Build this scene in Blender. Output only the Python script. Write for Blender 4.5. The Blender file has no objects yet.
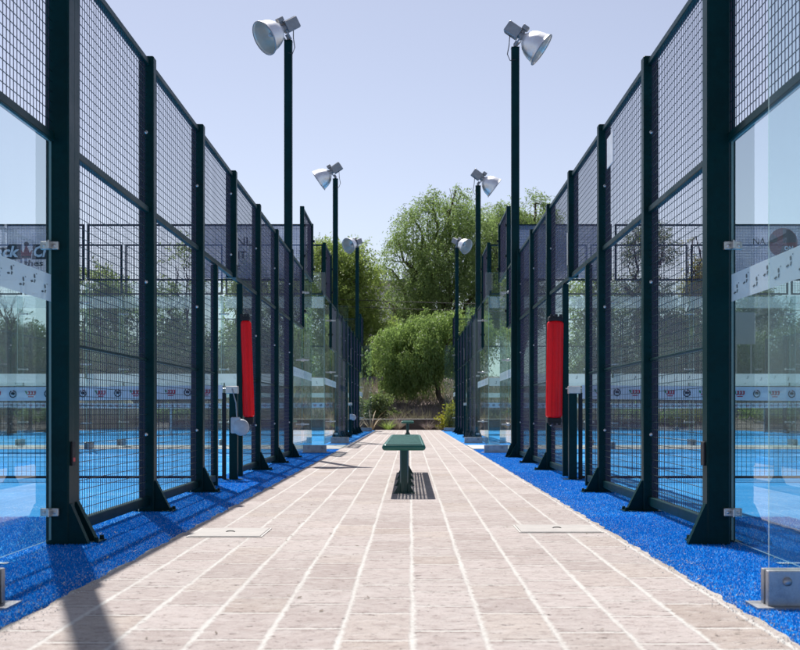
import bpy, math, random
import numpy as np
from mathutils import Vector, Matrix, Euler
R = random.Random(7)
PI = math.pi
sc = bpy.context.scene
COL = sc.collection

# ------------------------------------------------------------------ mesh helper
class MB:
    def __init__(s): s.v=[]; s.f=[]; s.m=[]; s.sm=[]
    def add(s, vs, fs, mi=0, smooth=False, M=None):
        o=len(s.v)
        for p in vs:
            p=Vector(p)
            s.v.append(tuple(M@p) if M else tuple(p))
        for f in fs:
            s.f.append(tuple(i+o for i in f)); s.m.append(mi); s.sm.append(smooth)
    def box(s, x0,x1,y0,y1,z0,z1, mi=0, M=None):
        vs=[(x0,y0,z0),(x1,y0,z0),(x1,y1,z0),(x0,y1,z0),(x0,y0,z1),(x1,y0,z1),(x1,y1,z1),(x0,y1,z1)]
        s.add(vs,[(0,3,2,1),(4,5,6,7),(0,1,5,4),(1,2,6,5),(2,3,7,6),(3,0,4,7)],mi,False,M)
    def cbox(s, x0,x1,y0,y1,z0,z1, c=.004, axis='z', mi=0, M=None):
        """box with chamfered edges along one axis and at its ends"""
        if axis=='z': a0,a1,b0,b1,h0,h1=x0,x1,y0,y1,z0,z1
        elif axis=='y': a0,a1,b0,b1,h0,h1=z0,z1,x0,x1,y0,y1
        else: a0,a1,b0,b1,h0,h1=y0,y1,z0,z1,x0,x1
        def ring(i,h):
            return [(a0+i+c,b0+i,h),(a1-i-c,b0+i,h),(a1-i,b0+i+c,h),(a1-i,b1-i-c,h),(a1-i-c,b1-i,h),(a0+i+c,b1-i,h),(a0+i,b1-i-c,h),(a0+i,b0+i+c,h)]
        rs=[ring(c*.6,h0),ring(0,h0+c),ring(0,h1-c),ring(c*.6,h1)]
        vs=[p for r in rs for p in r]
        if axis=='y': vs=[(b,h,a) for a,b,h in vs]
        elif axis=='x': vs=[(h,a,b) for a,b,h in vs]
        fs=[tuple(range(7,-1,-1)),tuple(range(24,32))]
        for k in range(3):
            for i in range(8):
                j=(i+1)%8; fs.append((k*8+i,k*8+j,k*8+8+j,k*8+8+i))
        s.add(vs,fs,mi,False,M)
    def sweep(s, pts, rad, n=8, mi=0, cap=True, smooth=True, M=None):
        pts=[Vector(p) for p in pts]
        if not hasattr(rad,'__len__'): rad=[rad]*len(pts)
        vs=[];fs=[]
        t0=(pts[1]-pts[0]).normalized()
        up=Vector((0,0,1)) if abs(t0.z)<.9 else Vector((1,0,0))
        for i,p in enumerate(pts):
            t=(pts[min(i+1,len(pts)-1)]-pts[max(i-1,0)]).normalized()
            a=up.cross(t).normalized() if up.cross(t).length>1e-5 else Vector((1,0,0)); b=t.cross(a); up=b if False else up
            for k in range(n):
                an=2*PI*k/n; vs.append(p+(a*math.cos(an)+b*math.sin(an))*rad[i])
        for i in range(len(pts)-1):
            for k in range(n):
                j=(k+1)%n; fs.append((i*n+k,i*n+j,i*n+n+j,i*n+n+k))
        s.add(vs,fs,mi,smooth,M)
        if cap:
            m=len(pts)-1
            s.add(vs[:n],[tuple(range(n-1,-1,-1))],mi,False,M); s.add(vs[m*n:],[tuple(range(n))],mi,False,M)
    def lathe(s, prof, n=24, mi=0, M=None, smooth=True):
        vs=[];fs=[]
        for r,z in prof:
            for k in range(n):
                a=2*PI*k/n; vs.append((r*math.cos(a),r*math.sin(a),z))
        for i in range(len(prof)-1):
            for k in range(n):
                j=(k+1)%n; fs.append((i*n+k,i*n+j,i*n+n+j,i*n+n+k))
        s.add(vs,fs,mi,smooth,M)
    def prism(s, poly, z0, z1, mi=0, M=None):
        n=len(poly)
        vs=[(x,y,z0) for x,y in poly]+[(x,y,z1) for x,y in poly]
        fs=[tuple(range(n-1,-1,-1)),tuple(range(n,2*n))]+[(i,(i+1)%n,n+(i+1)%n,n+i) for i in range(n)]
        s.add(vs,fs,mi,False,M)
    def mesh(s,name,mats):
        me=bpy.data.meshes.new(name); me.from_pydata(s.v,[],s.f)
        for m in (mats if isinstance(mats,(list,tuple)) else [mats]): me.materials.append(m)
        me.polygons.foreach_set('material_index',s.m); me.polygons.foreach_set('use_smooth',s.sm)
        me.update(); return me
    def build(s,name,mats,parent=None,loc=None):
        return link(name,s.mesh(name,mats),parent,loc)

def link(name,me,parent=None,loc=None,rz=0):
    o=bpy.data.objects.new(name,me); COL.objects.link(o)
    if parent: o.parent=parent
    if loc: o.location=loc
    if rz: o.rotation_euler.z=rz
    return o
def tag(o,label=None,cat=None,group=None,kind=None):
    for k,v in (('label',label),('category',cat),('group',group),('kind',kind)):
        if v: o[k]=v
    return o
def thing(name,label,cat,loc=(0,0,0),rz=0,group=None):
    o=link(name,None,None,loc); o.empty_display_size=.2; o.rotation_euler=(0,0,rz)
    return tag(o,label,cat,group)
def copy_tree(o,parent=None):
    c=o.copy(); COL.objects.link(c)
    if parent: c.parent=parent
    for ch in list(o.children): copy_tree(ch,c)
    return c
def text_into(mb,body,size,M,mi=0,shear=0,ext=.0015,bold=0,res=2,spacing=1.0,align='LEFT',fit=None):
    cu=bpy.data.curves.new('lettering','FONT'); cu.body=body; cu.size=size; cu.extrude=ext; cu.shear=shear
    cu.offset=bold; cu.resolution_u=res; cu.space_character=spacing; cu.align_x=align
    ob=bpy.data.objects.new('lettering',cu); COL.objects.link(ob)
    bpy.context.view_layer.update()
    me=bpy.data.meshes.new_from_object(ob.evaluated_get(bpy.context.evaluated_depsgraph_get()))
    if fit:
        w0=max(v.co.x for v in me.vertices)-min(v.co.x for v in me.vertices); M=M@Matrix.Diagonal((fit/w0,1,1,1))
    mb.add([v.co for v in me.vertices],[tuple(p.vertices) for p in me.polygons],mi,False,M)
    bpy.data.objects.remove(ob); bpy.data.curves.remove(cu); bpy.data.meshes.remove(me)

# ------------------------------------------------------------------ node helper
class NT:
    def __init__(s,name):
        s.mat=bpy.data.materials.new(name); s.mat.use_nodes=True
        s.t=s.mat.node_tree; s.t.nodes.clear(); s.out=s.n('ShaderNodeOutputMaterial')
    def n(s,typ,props=None,**ins):
        nd=s.t.nodes.new(typ)
        for k,v in (props or {}).items(): setattr(nd,k,v)
        for k,v in ins.items():
            key=int(k[1:]) if k[0]=='i' and k[1:].isdigit() else k.replace('_',' ')
            s.set(nd.inputs[key],v)
        return nd
    def set(s,inp,v):
        if isinstance(v,bpy.types.Node): v=v.outputs[0]
        if isinstance(v,bpy.types.NodeSocket): s.t.links.new(v,inp)
        else:
            if inp.type=='RGBA' and len(v)==3: v=(*v,1)
            inp.default_value=v
    def m(s,op,a,b=0,c=0,clamp=False):
        nd=s.n('ShaderNodeMath',{'operation':op,'use_clamp':clamp})
        s.set(nd.inputs[0],a); s.set(nd.inputs[1],b); s.set(nd.inputs[2],c); return nd.outputs[0]
    def ramp(s,x,a,b,lo=0,hi=1,smooth=True):
        nd=s.n('ShaderNodeMapRange',{'interpolation_type':'SMOOTHSTEP' if smooth else 'LINEAR'})
        for i,v in enumerate((x,a,b,lo,hi)): s.set(nd.inputs[i],v)
        return nd.outputs[0]
    def mix(s,f,a,b,mode='MIX'):
        nd=s.n('ShaderNodeMix',{'data_type':'RGBA','blend_type':mode})
        s.set(nd.inputs[0],f); s.set(nd.inputs[6],a); s.set(nd.inputs[7],b); return nd.outputs[2]
    def noise(s,vec,scale,detail=3,rough=.55,dim='3D'):
        nd=s.n('ShaderNodeTexNoise',{'noise_dimensions':dim}); 
        if vec is not None: s.set(nd.inputs['Vector'],vec)
        s.set(nd.inputs['Scale'],scale); s.set(nd.inputs['Detail'],detail); s.set(nd.inputs['Roughness'],rough); return nd
    def coord(s,which='Object'): return s.n('ShaderNodeTexCoord').outputs[which]
    def mapping(s,vec,scale=(1,1,1),loc=(0,0,0)):
        return s.n('ShaderNodeMapping',None,Vector=vec,Scale=scale,Location=loc).outputs[0]
    def bump(s,h,strength=.3,dist=.01):
        return s.n('ShaderNodeBump',None,Height=h,Strength=strength,Distance=dist).outputs[0]
    def pr(s,**k): return s.n('ShaderNodeBsdfPrincipled',None,**k)
    def done(s,sh): s.set(s.out.inputs[0],sh); return s.mat

def paint(name,col,rough=.45,metal=0,var=.12,scale=8,spec=.5,bump=0):
    t=NT(name); c=t.coord()
    n=t.noise(c,scale,4); n2=t.noise(c,scale*14,2)
    f=t.m('ADD',t.m('MULTIPLY',n.outputs[0],.7),t.m('MULTIPLY',n2.outputs[0],.3))
    lo=tuple(x*(1-var) for x in col); hi=tuple(min(1,x*(1+var)) for x in col)
    k=dict(Base_Color=t.mix(t.ramp(f,.3,.7),lo,hi),Roughness=t.ramp(f,.3,.7,rough*.85,min(1,rough*1.15)),Metallic=metal)
    k['Specular_IOR_Level']=spec
    if bump: k['Normal']=t.bump(n2.outputs[0],bump,.002)
    return t.done(t.pr(**k))

M={}
M['green']=paint('green_powder_coat',(.0006,.026,.028),.40,var=.25,scale=3,spec=.09)
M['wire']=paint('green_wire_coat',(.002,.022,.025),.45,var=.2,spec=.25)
M['wirev']=paint('violet_fringe_wire_coat',(.055,.040,.078),.45,var=.2,spec=.25)  # lens colour fringing put into the coat colour of the upright wires
M['steel']=paint('stainless_steel',(.55,.54,.52),.34,metal=.9,var=.12,scale=25)
M['galv']=paint('cast_aluminium',(.30,.31,.33),.5,metal=.55,var=.15,scale=20)
M['alu']=paint('spun_aluminium',(.92,.92,.93),.42,metal=.85,var=.06,scale=10)
M['red']=paint('red_vinyl',(.93,.006,.012),.45,var=.08,scale=9,bump=.15,spec=.25)
M['black']=paint('black_webbing',(.010,.010,.012),.7,var=.3,scale=30)
M['white']=paint('white_pvc',(.74,.74,.76),.5,var=.05)
M['winch']=paint('grey_winch_casing',(.42,.44,.47),.5,var=.15,scale=20)
M['netcord']=paint('black_net_cord',(.012,.014,.018),.8)
M['redprint']=paint('red_print',(.55,.008,.03),.5)
M['greenprint']=paint('green_print',(.02,.22,.06),.5)
M['darkprint']=paint('dark_print',(.012,.022,.026),.6)
M['bandprint']=paint('grey_teal_print',(.06,.09,.10),.6)
M['whiteprint']=paint('white_print',(.7,.72,.75),.6)
M['redemblem']=paint('dark_red_print',(.20,.02,.03),.6)
M['charprint']=paint('charcoal_print',(.03,.035,.045),.6)
M['cable']=paint('dark_cable',(.03,.03,.03),.6)
M['bluepaintline']=paint('white_court_line',(.72,.73,.74),.85,var=.12,scale=5)
M['cover']=paint('pale_concrete_cover',(.385,.36,.335),.75,var=.14,scale=10,bump=.3)
M['benchgreen']=paint('bench_green_coat',(.012,.115,.09),.33,var=.2,scale=6)
M['grille']=paint('sky_sheen_bench_grille',(.045,.19,.16),.30,var=.3,scale=18)  # sky sheen on the seat put into its lighter green
M['leg']=paint('bench_leg_green',(.008,.055,.05),.36,var=.2,scale=6)
M['greyboard']=paint('grey_board',(.33,.37,.42),.6,var=.06)
M['bark']=paint('rough_bark',(.085,.062,.046),.9,var=.4,scale=9,bump=.8)
M['drystalk']=paint('dry_stalk',(.50,.40,.27),.85,var=.25,scale=6)
M['render_white']=paint('white_render',(.62,.64,.68),.85,var=.08,scale=.6)
M['roofgrey']=paint('grey_roof',(.25,.25,.27),.8,var=.15,scale=.8)
M['darkglass']=paint('dark_window_glass',(.02,.025,.03),.08,var=.2)

def glass():
    t=NT('clear_safety_glass')
    bf=t.n('ShaderNodeNewGeometry').outputs['Backfacing']
    fr=t.n('ShaderNodeFresnel',None,IOR=1.62).outputs[0]
    f=t.m('MULTIPLY',fr,t.m('SUBTRACT',1,bf),clamp=True)
    n=t.noise(t.coord(),1.3,3)
    tr=t.n('ShaderNodeBsdfTransparent',None,Color=(.895,.943,.943))
    gl=t.n('ShaderNodeBsdfGlossy',None,Color=(1,1,1),Roughness=0.0)
    m1=t.n('ShaderNodeMixShader',None,i0=f,i1=tr,i2=gl)
    # thin film of dust on the pane
    df=t.n('ShaderNodeBsdfDiffuse',None,Color=(.6,.68,.68))
    dust=t.ramp(n.outputs[0],.35,.75,.005,.03)
    return t.done(t.n('ShaderNodeMixShader',None,i0=dust,i1=m1,i2=df))
M['glass']=glass()
def glassedge():
    t=NT('glass_edge')
    return t.done(t.n('ShaderNodeMixShader',None,i0=.45,i1=t.n('ShaderNodeBsdfTransparent',None,Color=(.75,.93,.88)),
        i2=t.pr(Base_Color=(.55,.78,.72),Roughness=.15)))
M['glassedge']=glassedge()
def film(name,col,alpha,tl=.5):
    t=NT(name)
    d=t.n('ShaderNodeMixShader',None,i0=tl,i1=t.n('ShaderNodeBsdfDiffuse',None,Color=col),i2=t.n('ShaderNodeBsdfTranslucent',None,Color=col))
    return t.done(t.n('ShaderNodeMixShader',None,i0=alpha,i1=t.n('ShaderNodeBsdfTransparent',None),i2=d))
M['filmtop']=film('light_frosted_film',(.68,.75,.77),.26,.5)
M['film']=film('frosted_film',(.72,.79,.80),.72,.45)
def netting(name,col,fill):
    t=NT(name); n=t.noise(t.coord('Object'),3.5,4)
    k=t.ramp(n.outputs[0],.3,.7,fill-.07,fill+.07)
    d=t.n('ShaderNodeMixShader',None,i0=.5,i1=t.n('ShaderNodeBsdfDiffuse',None,Color=col),i2=t.n('ShaderNodeBsdfTranslucent',None,Color=col))
    return t.done(t.n('ShaderNodeMixShader',None,i0=k,i1=t.n('ShaderNodeBsdfTransparent',None),i2=d))
M['netting']=netting('grey_banner_netting',(.20,.25,.38),.52)

def leafmat(name,col,col2,trans=.45,rough=.5):
    t=NT(name)
    rnd=t.n('ShaderNodeNewGeometry').outputs['Random Per Island']
    n=t.noise(t.coord(),.9,2)
    c=t.mix(t.m('ADD',t.m('MULTIPLY',rnd,.6),t.m('MULTIPLY',n.outputs[0],.4)),col,col2)
    p=t.pr(Base_Color=c,Roughness=rough)
    tl=t.n('ShaderNodeBsdfTranslucent',None,Color=t.mix(.3,c,(.30,.44,.08)))
    return t.done(t.n('ShaderNodeMixShader',None,i0=trans,i1=p,i2=tl))
M['leaf_pepper']=leafmat('pepper_leaf',(.15,.24,.06),(.31,.42,.15),.6,.42)
M['leaf_olive']=leafmat('olive_leaf',(.135,.21,.075),(.29,.39,.16),.6)
M['leaf_dark']=leafmat('dark_leaf',(.035,.06,.028),(.085,.115,.055),.42)
M['leaf_fresh']=leafmat('fresh_leaf',(.17,.245,.055),(.35,.43,.13),.62)
M['leaf_yellow']=leafmat('yellow_leaf',(.30,.27,.02),(.42,.38,.03),.45)
M['leaf_dry']=leafmat('dry_leaf',(.17,.13,.115),(.32,.255,.22),.3,.8)
M['leaf_pale']=leafmat('pale_green_leaf',(.11,.15,.06),(.20,.25,.11),.4)
M['scrap']=leafmat('pale_scrap',(.30,.24,.17),(.66,.62,.56),.2,.8)
M['plume']=leafmat('purple_plume',(.22,.12,.17),(.34,.24,.27),.4,.8)

def paving():
    t=NT('stone_paving'); g=t.coord('Object')
    wob=t.noise(g,1.3,2); wob2=t.noise(g,21,6,.72); soft=t.noise(g,90,3,.6)
    sp=t.n('ShaderNodeSeparateXYZ',None,Vector=g); X,Y=sp.outputs[0],sp.outputs[1]
    d=t.m('ADD',t.m('MULTIPLY',t.m('SUBTRACT',wob.outputs[0],.5),.012),t.m('MULTIPLY',t.m('SUBTRACT',wob2.outputs[0],.5),.020))
    u=t.m('DIVIDE',t.m('SUBTRACT',t.m('ADD',X,d),.008),.21)
    col=t.m('FLOOR',u); fx=t.m('SUBTRACT',u,col)
    dx=t.m('MULTIPLY',t.m('SUBTRACT',.5,t.m('ABSOLUTE',t.m('SUBTRACT',fx,.5))),.21)
    wn=t.n('ShaderNodeTexWhiteNoise',{'noise_dimensions':'1D'},W=col)
    v0=t.m('ADD',t.m('DIVIDE',t.m('ADD',Y,t.m('MULTIPLY',d,.8)),.385),t.m('ADD',t.m('MULTIPLY',t.m('MODULO',t.m('ABSOLUTE',col),2),.5),t.m('MULTIPLY',wn.outputs[0],.22)))
    v=t.m('ADD',v0,t.m('MULTIPLY',t.m('SINE',t.m('MULTIPLY',v0,2.1)),.13))
    row=t.m('FLOOR',v); fy=t.m('SUBTRACT',v,row)
    dy=t.m('MULTIPLY',t.m('SUBTRACT',.5,t.m('ABSOLUTE',t.m('SUBTRACT',fy,.5))),.385)
    cv=t.n('ShaderNodeCombineXYZ',None,X=col,Y=row)
    cell=t.n('ShaderNodeTexWhiteNoise',{'noise_dimensions':'3D'},Vector=cv)
    rag=t.m('ADD',t.m('MULTIPLY',t.m('SUBTRACT',wob2.outputs[0],.5),.032),t.m('MULTIPLY',t.m('SUBTRACT',soft.outputs[0],.5),.012))
    jl=t.m('MULTIPLY',t.ramp(t.m('SUBTRACT',t.m('ADD',dx,rag),t.m('MULTIPLY',t.m('SUBTRACT',t.noise(g,2.6,3).outputs[0],.5),.014)),.002,.014,1,0),t.ramp(wob2.outputs[0],.30,.5,.72,1))
    jc=t.m('MULTIPLY',t.ramp(t.m('ADD',dy,t.m('MULTIPLY',rag,1.0)),.004,.0135,1,0),t.ramp(wob2.outputs[0],.34,.54,.45,1))
    edge=t.m('MAXIMUM',t.ramp(t.m('ADD',X,t.m('MULTIPLY',rag,2)),EL+.004,EL+.022,1,0),t.ramp(t.m('ADD',X,t.m('MULTIPLY',rag,2)),ER-.022,ER-.004))
    st=t.noise(t.mapping(g,(17,19,17)),1,6,.74); fine=t.noise(t.mapping(g,(85,70,85)),1,4,.75)
    big=t.noise(g,.8,5,.6); pit=t.noise(t.mapping(g,(22,26,22)),1,6,.78); chunk=t.noise(t.mapping(g,(9,12,9)),1,5,.7)
    base=t.mix(cell.outputs[0],(.380,.320,.296),(.508,.448,.424))
    hue=t.n('ShaderNodeSeparateColor',None,Color=cell.outputs['Color']).outputs[1]
    base=t.mix(t.ramp(hue,.75,1,0,.3),base,(.42,.34,.255))
    base=t.mix(t.ramp(big.outputs[0],.35,.7,0,.5),base,(.45,.41,.385))
    base=t.mix(t.ramp(st.outputs[0],.51,.62,0,.6),base,(.30,.245,.225))
    base=t.mix(t.ramp(st.outputs[0],.32,.46,.65,0),base,(.52,.475,.445))
    base=t.mix(t.ramp(fine.outputs[0],.54,.72,0,.5),base,(.22,.175,.16))
    base=t.mix(t.ramp(fine.outputs[0],.28,.46,.45,0),base,(.56,.52,.49))
    base=t.mix(t.ramp(pit.outputs[0],.585,.645,0,.85),base,(.15,.115,.10))
    base=t.mix(t.ramp(chunk.outputs[0],.52,.66,0,.4),base,(.35,.29,.265)); base=t.mix(t.ramp(chunk.outputs[0],.34,.48,.5,0),base,(.53,.485,.46))
    jcol=t.mix(t.ramp(t.m('ADD',t.m('MULTIPLY',fine.outputs[0],.6),t.m('MULTIPLY',big.outputs[0],.4)),.42,.66,0,.85),(.62,.60,.565),(.47,.43,.395))
    joint_shade=t.m('MULTIPLY',t.m('MULTIPLY',t.ramp(t.m('ADD',dy,t.m('MULTIPLY',rag,1.0)),.013,.017),t.ramp(t.m('ADD',dy,t.m('MULTIPLY',rag,1.0)),.021,.030,1,0)),t.ramp(st.outputs[0],.43,.56,0,.9))  # thin shadow beside the cross joints, painted into the stone colour
    base=t.mix(joint_shade,base,(.17,.13,.115))
    j=t.m('MAXIMUM',jl,jc); c=t.mix(j,base,jcol)
    ec=t.mix(t.ramp(big.outputs[0],.4,.6),(.50,.47,.43),(.38,.33,.27))
    inb=t.m('MULTIPLY',t.m('LESS_THAN',X,ER+.05),t.m('GREATER_THAN',X,EL-.05))
    c=t.mix(t.m('MULTIPLY',t.m('MULTIPLY',edge,inb),.85),c,ec)
    gr=t.n('ShaderNodeTexVoronoi',{'feature':'F1'},Vector=g,Scale=7.0)
    spot=t.m('MULTIPLY',t.m('LESS_THAN',gr.outputs['Distance'],.035),t.m('GREATER_THAN',t.n('ShaderNodeSeparateColor',None,Color=gr.outputs['Color']).outputs[0],.72))
    c=t.mix(t.m('MULTIPLY',spot,.8),c,(.10,.06,.045))
    h=t.m('ADD',t.m('MULTIPLY',j,-.2),t.m('ADD',t.m('ADD',t.m('MULTIPLY',chunk.outputs[0],1.2),t.m('MULTIPLY',st.outputs[0],.8)),t.m('ADD',t.m('MULTIPLY',fine.outputs[0],.5),t.m('MULTIPLY',t.ramp(pit.outputs[0],.6,.7),-.5))))
    return t.done(t.pr(Base_Color=c,Roughness=.9,Normal=t.bump(h,.9,.014),Specular_IOR_Level=.2))
def turf(name,lo,hi,sand):
    t=NT(name); g=t.coord('Object')
    n=t.noise(g,1.1,4); f=t.noise(g,90,3,.7); s=t.noise(g,75,2,.6); b=t.noise(g,2.2,4,.6)
    c=t.mix(t.ramp(f.outputs[0],.3,.7),lo,hi)
    c=t.mix(t.ramp(n.outputs[0],.35,.7,0,.35),c,tuple(x*1.35 for x in hi))
    thr=t.ramp(b.outputs[0],.3,.7,.72,.60)
    sp=t.m('GREATER_THAN',s.outputs[0],thr)
    c=t.mix(t.m('MULTIPLY',sp,sand),c,(.55,.60,.68))
    return t.done(t.pr(Base_Color=c,Roughness=.75,Normal=t.bump(f.outputs[0],.7,.01),Specular_IOR_Level=.06))
M['court']=turf('sanded_blue_court',(.010,.19,.47),(.045,.31,.66),.8)
M['turf']=turf('blue_artificial_turf',(.002,.125,.43),(.005,.235,.66),.7)
def fibre():
    t=NT('blue_turf_fibre'); r=t.n('ShaderNodeNewGeometry').outputs['Random Per Island']
    c=t.mix(r,(.001,.155,.53),(.006,.33,.82)); c=t.mix(t.m('GREATER_THAN',r,.915),c,(.55,.60,.68))
    return t.done(t.n('ShaderNodeMixShader',None,i0=.25,i1=t.pr(Base_Color=c,Roughness=.7,Specular_IOR_Level=.1),i2=t.n('ShaderNodeBsdfTranslucent',None,Color=c)))
M['fibre']=fibre()
def earth(name,a,b,c3,scale=.6):
    t=NT(name); g=t.coord('Object')
    n=t.noise(g,scale,5,.6); f=t.noise(g,scale*18,4,.7)
    c=t.mix(t.ramp(n.outputs[0],.35,.65),a,b); c=t.mix(t.ramp(f.outputs[0],.45,.7,0,.7),c,c3)
    return t.done(t.pr(Base_Color=c,Roughness=.95,Normal=t.bump(f.outputs[0],.8,.05),Specular_IOR_Level=.1))
M['earth']=earth('dry_earth',(.24,.18,.13),(.17,.13,.10),(.10,.085,.06))
M['bank']=earth('dry_bank',(.30,.235,.215),(.20,.16,.155),(.10,.085,.08),1.2)
M['stonewall']=earth('rough_stone_wall',(.15,.125,.12),(.20,.17,.16),(.07,.06,.06),2.0)
M['concrete']=paint('pale_concrete',(.50,.48,.45),.85,var=.12,scale=5,bump=.3)

# ------------------------------------------------------------------ layout (metres; camera looks along +Y)
XL,XR=-1.762,1.610
EL,ER=-1.222,1.092
M['paving']=paving()
AC,BC=12.5,35.2          # court centres
Z_T=-.016

# ---- setting: ground, path, turf
g=MB(); g.add([(-400,-200,-.06),(400,-200,-.06),(400,600,-.06),(-400,600,-.06)],[(0,1,2,3)])
tag(g.build('ground',M['earth']),kind='structure')
p=MB(); ys=[-6+.05*i for i in range(1033)]
def jit(k,y): return .006*math.sin(y*9.1+k)+.005*math.sin(y*23.7+2*k)+R.uniform(-.005,.005)
l=[(EL+jit(1,y),y) for y in ys]; r=[(ER+jit(4,y),y) for y in ys]
vs=[(x,y,0) for x,y in l]+[(x,y,0) for x,y in r]; n=len(ys)
fs=[(i,n+i,n+i+1,i+1) for i in range(n-1)]
vs+=[(x-.004,y,-.05) for x,y in l]+[(x+.004,y,-.05) for x,y in r]
fs+=[(2*n+i,i,i+1,2*n+i+1) for i in range(n-1)]+[(n+i,3*n+i,3*n+i+1,n+i+1) for i in range(n-1)]
p.add(vs,fs)
tag(p.build('path',M['paving']),kind='structure')
cp=MB()
cp.box(-14,EL-.03,22.56,25.14,-.05,-.004); cp.box(ER+.03,14,22.56,25.14,-.05,-.004)
tag(cp.build('cross_path',M['concrete']),kind='structure')
for side in (-1,1):
    x0,x1=(-12.2,EL+.03) if side<0 else (ER-.03,12.0)
    for y0,y1 in ((-4,22.55),(25.15,45.35)):
        xf=(XL if side<0 else XR)
        for a,b,nm,mt in ((min(xf,x0) if side<0 else x0, x1 if side<0 else xf,'turf_strip','turf'),(x0 if side<0 else xf, xf if side<0 else x1,'court_turf','court')):
            a=xf if (side<0 and nm=='turf_strip') else a
            t=MB(); t.add([(a,y0,Z_T),(b,y0,Z_T),(b,y1,Z_T),(a,y1,Z_T)],[(0,1,2,3)])
            tag(t.build(nm,M[mt]),kind='structure')
    xi=XL if side<0 else XR
    for c in (AC,BC):
        w=MB()
        a,b=(xi-10,xi) if side<0 else (xi,xi+10)
        for yy in (c-6.95,c+6.95): w.add([(a,yy-.025,Z_T+.004),(b,yy-.025,Z_T+.004),(b,yy+.025,Z_T+.004),(a,yy+.025,Z_T+.004)],[(0,1,2,3)])
        xm=xi+side*5
        w.add([(xm-.025,c-6.92,Z_T+.004),(xm+.025,c-6.92,Z_T+.004),(xm+.025,c+6.92,Z_T+.004),(xm-.025,c+6.92,Z_T+.004)],[(0,1,2,3)])
        tag(w.build('court_marking',M['bluepaintline']),kind='structure')

# turf fibres near the lens (one mass nobody could count)
def blades(name,boxes,dens,h,w,seed,mat,kind='stuff',label=None,cat=None,zb=Z_T):
    rg=np.random.default_rng(seed); P=[]
    for x0,x1,y0,y1,dd in boxes:
        k=int((x1-x0)*(y1-y0)*dd*dens); P.append(np.c_[rg.uniform(x0,x1,k),rg.uniform(y0,y1,k)])
    P=np.vstack(P); k=len(P); a=rg.uniform(0,2*PI,k); hh=h*rg.uniform(.5,1.2,k); ln=rg.uniform(.2,1.1,k)*hh
    b=rg.uniform(0,2*PI,k); dx,dy=np.cos(a)*w/2,np.sin(a)*w/2
    v=np.empty((k,3,3)); z=zb-.002
    v[:,0]=np.c_[P[:,0]-dx,P[:,1]-dy,np.full(k,z)]; v[:,1]=np.c_[P[:,0]+dx,P[:,1]+dy,np.full(k,z)]
    v[:,2]=np.c_[P[:,0]+np.cos(b)*ln,P[:,1]+np.sin(b)*ln,zb+hh]
    return tri_mesh(name,v,3,mat,kind)
def tri_mesh(name,v,per,mat,kind=None,parent=None,loc=None):
    k=len(v); me=bpy.data.meshes.new(name)
    me.vertices.add(k*per); me.vertices.foreach_set('co',v.reshape(-1).astype(np.float32))
    me.loops.add(k*per); me.loops.foreach_set('vertex_index',np.arange(k*per,dtype=np.int32))
    me.polygons.add(k); me.polygons.foreach_set('loop_start',np.arange(0,k*per,per,dtype=np.int32))
    try: me.polygons.foreach_set('loop_total',np.full(k,per,dtype=np.int32))
    except Exception: pass
    me.materials.append(mat); me.update(calc_edges=True); me.validate()
    o=link(name,me,parent,loc)
    return tag(o,kind=kind)
o=blades('turf_fibres',[(-2.6,EL-.015,3.0,8,1),(-1.95,EL-.015,8,14,.6),(-1.9,EL-.015,14,22.4,.35),(ER+.015,2.4,3.0,8,1),(ER+.015,1.8,8,14,.6),(ER+.015,1.75,14,22.4,.35)],21000,.009,.0045,5,M['fibre'])
tag(o,'short blue artificial grass fibres beside the paved path','turf')

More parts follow.
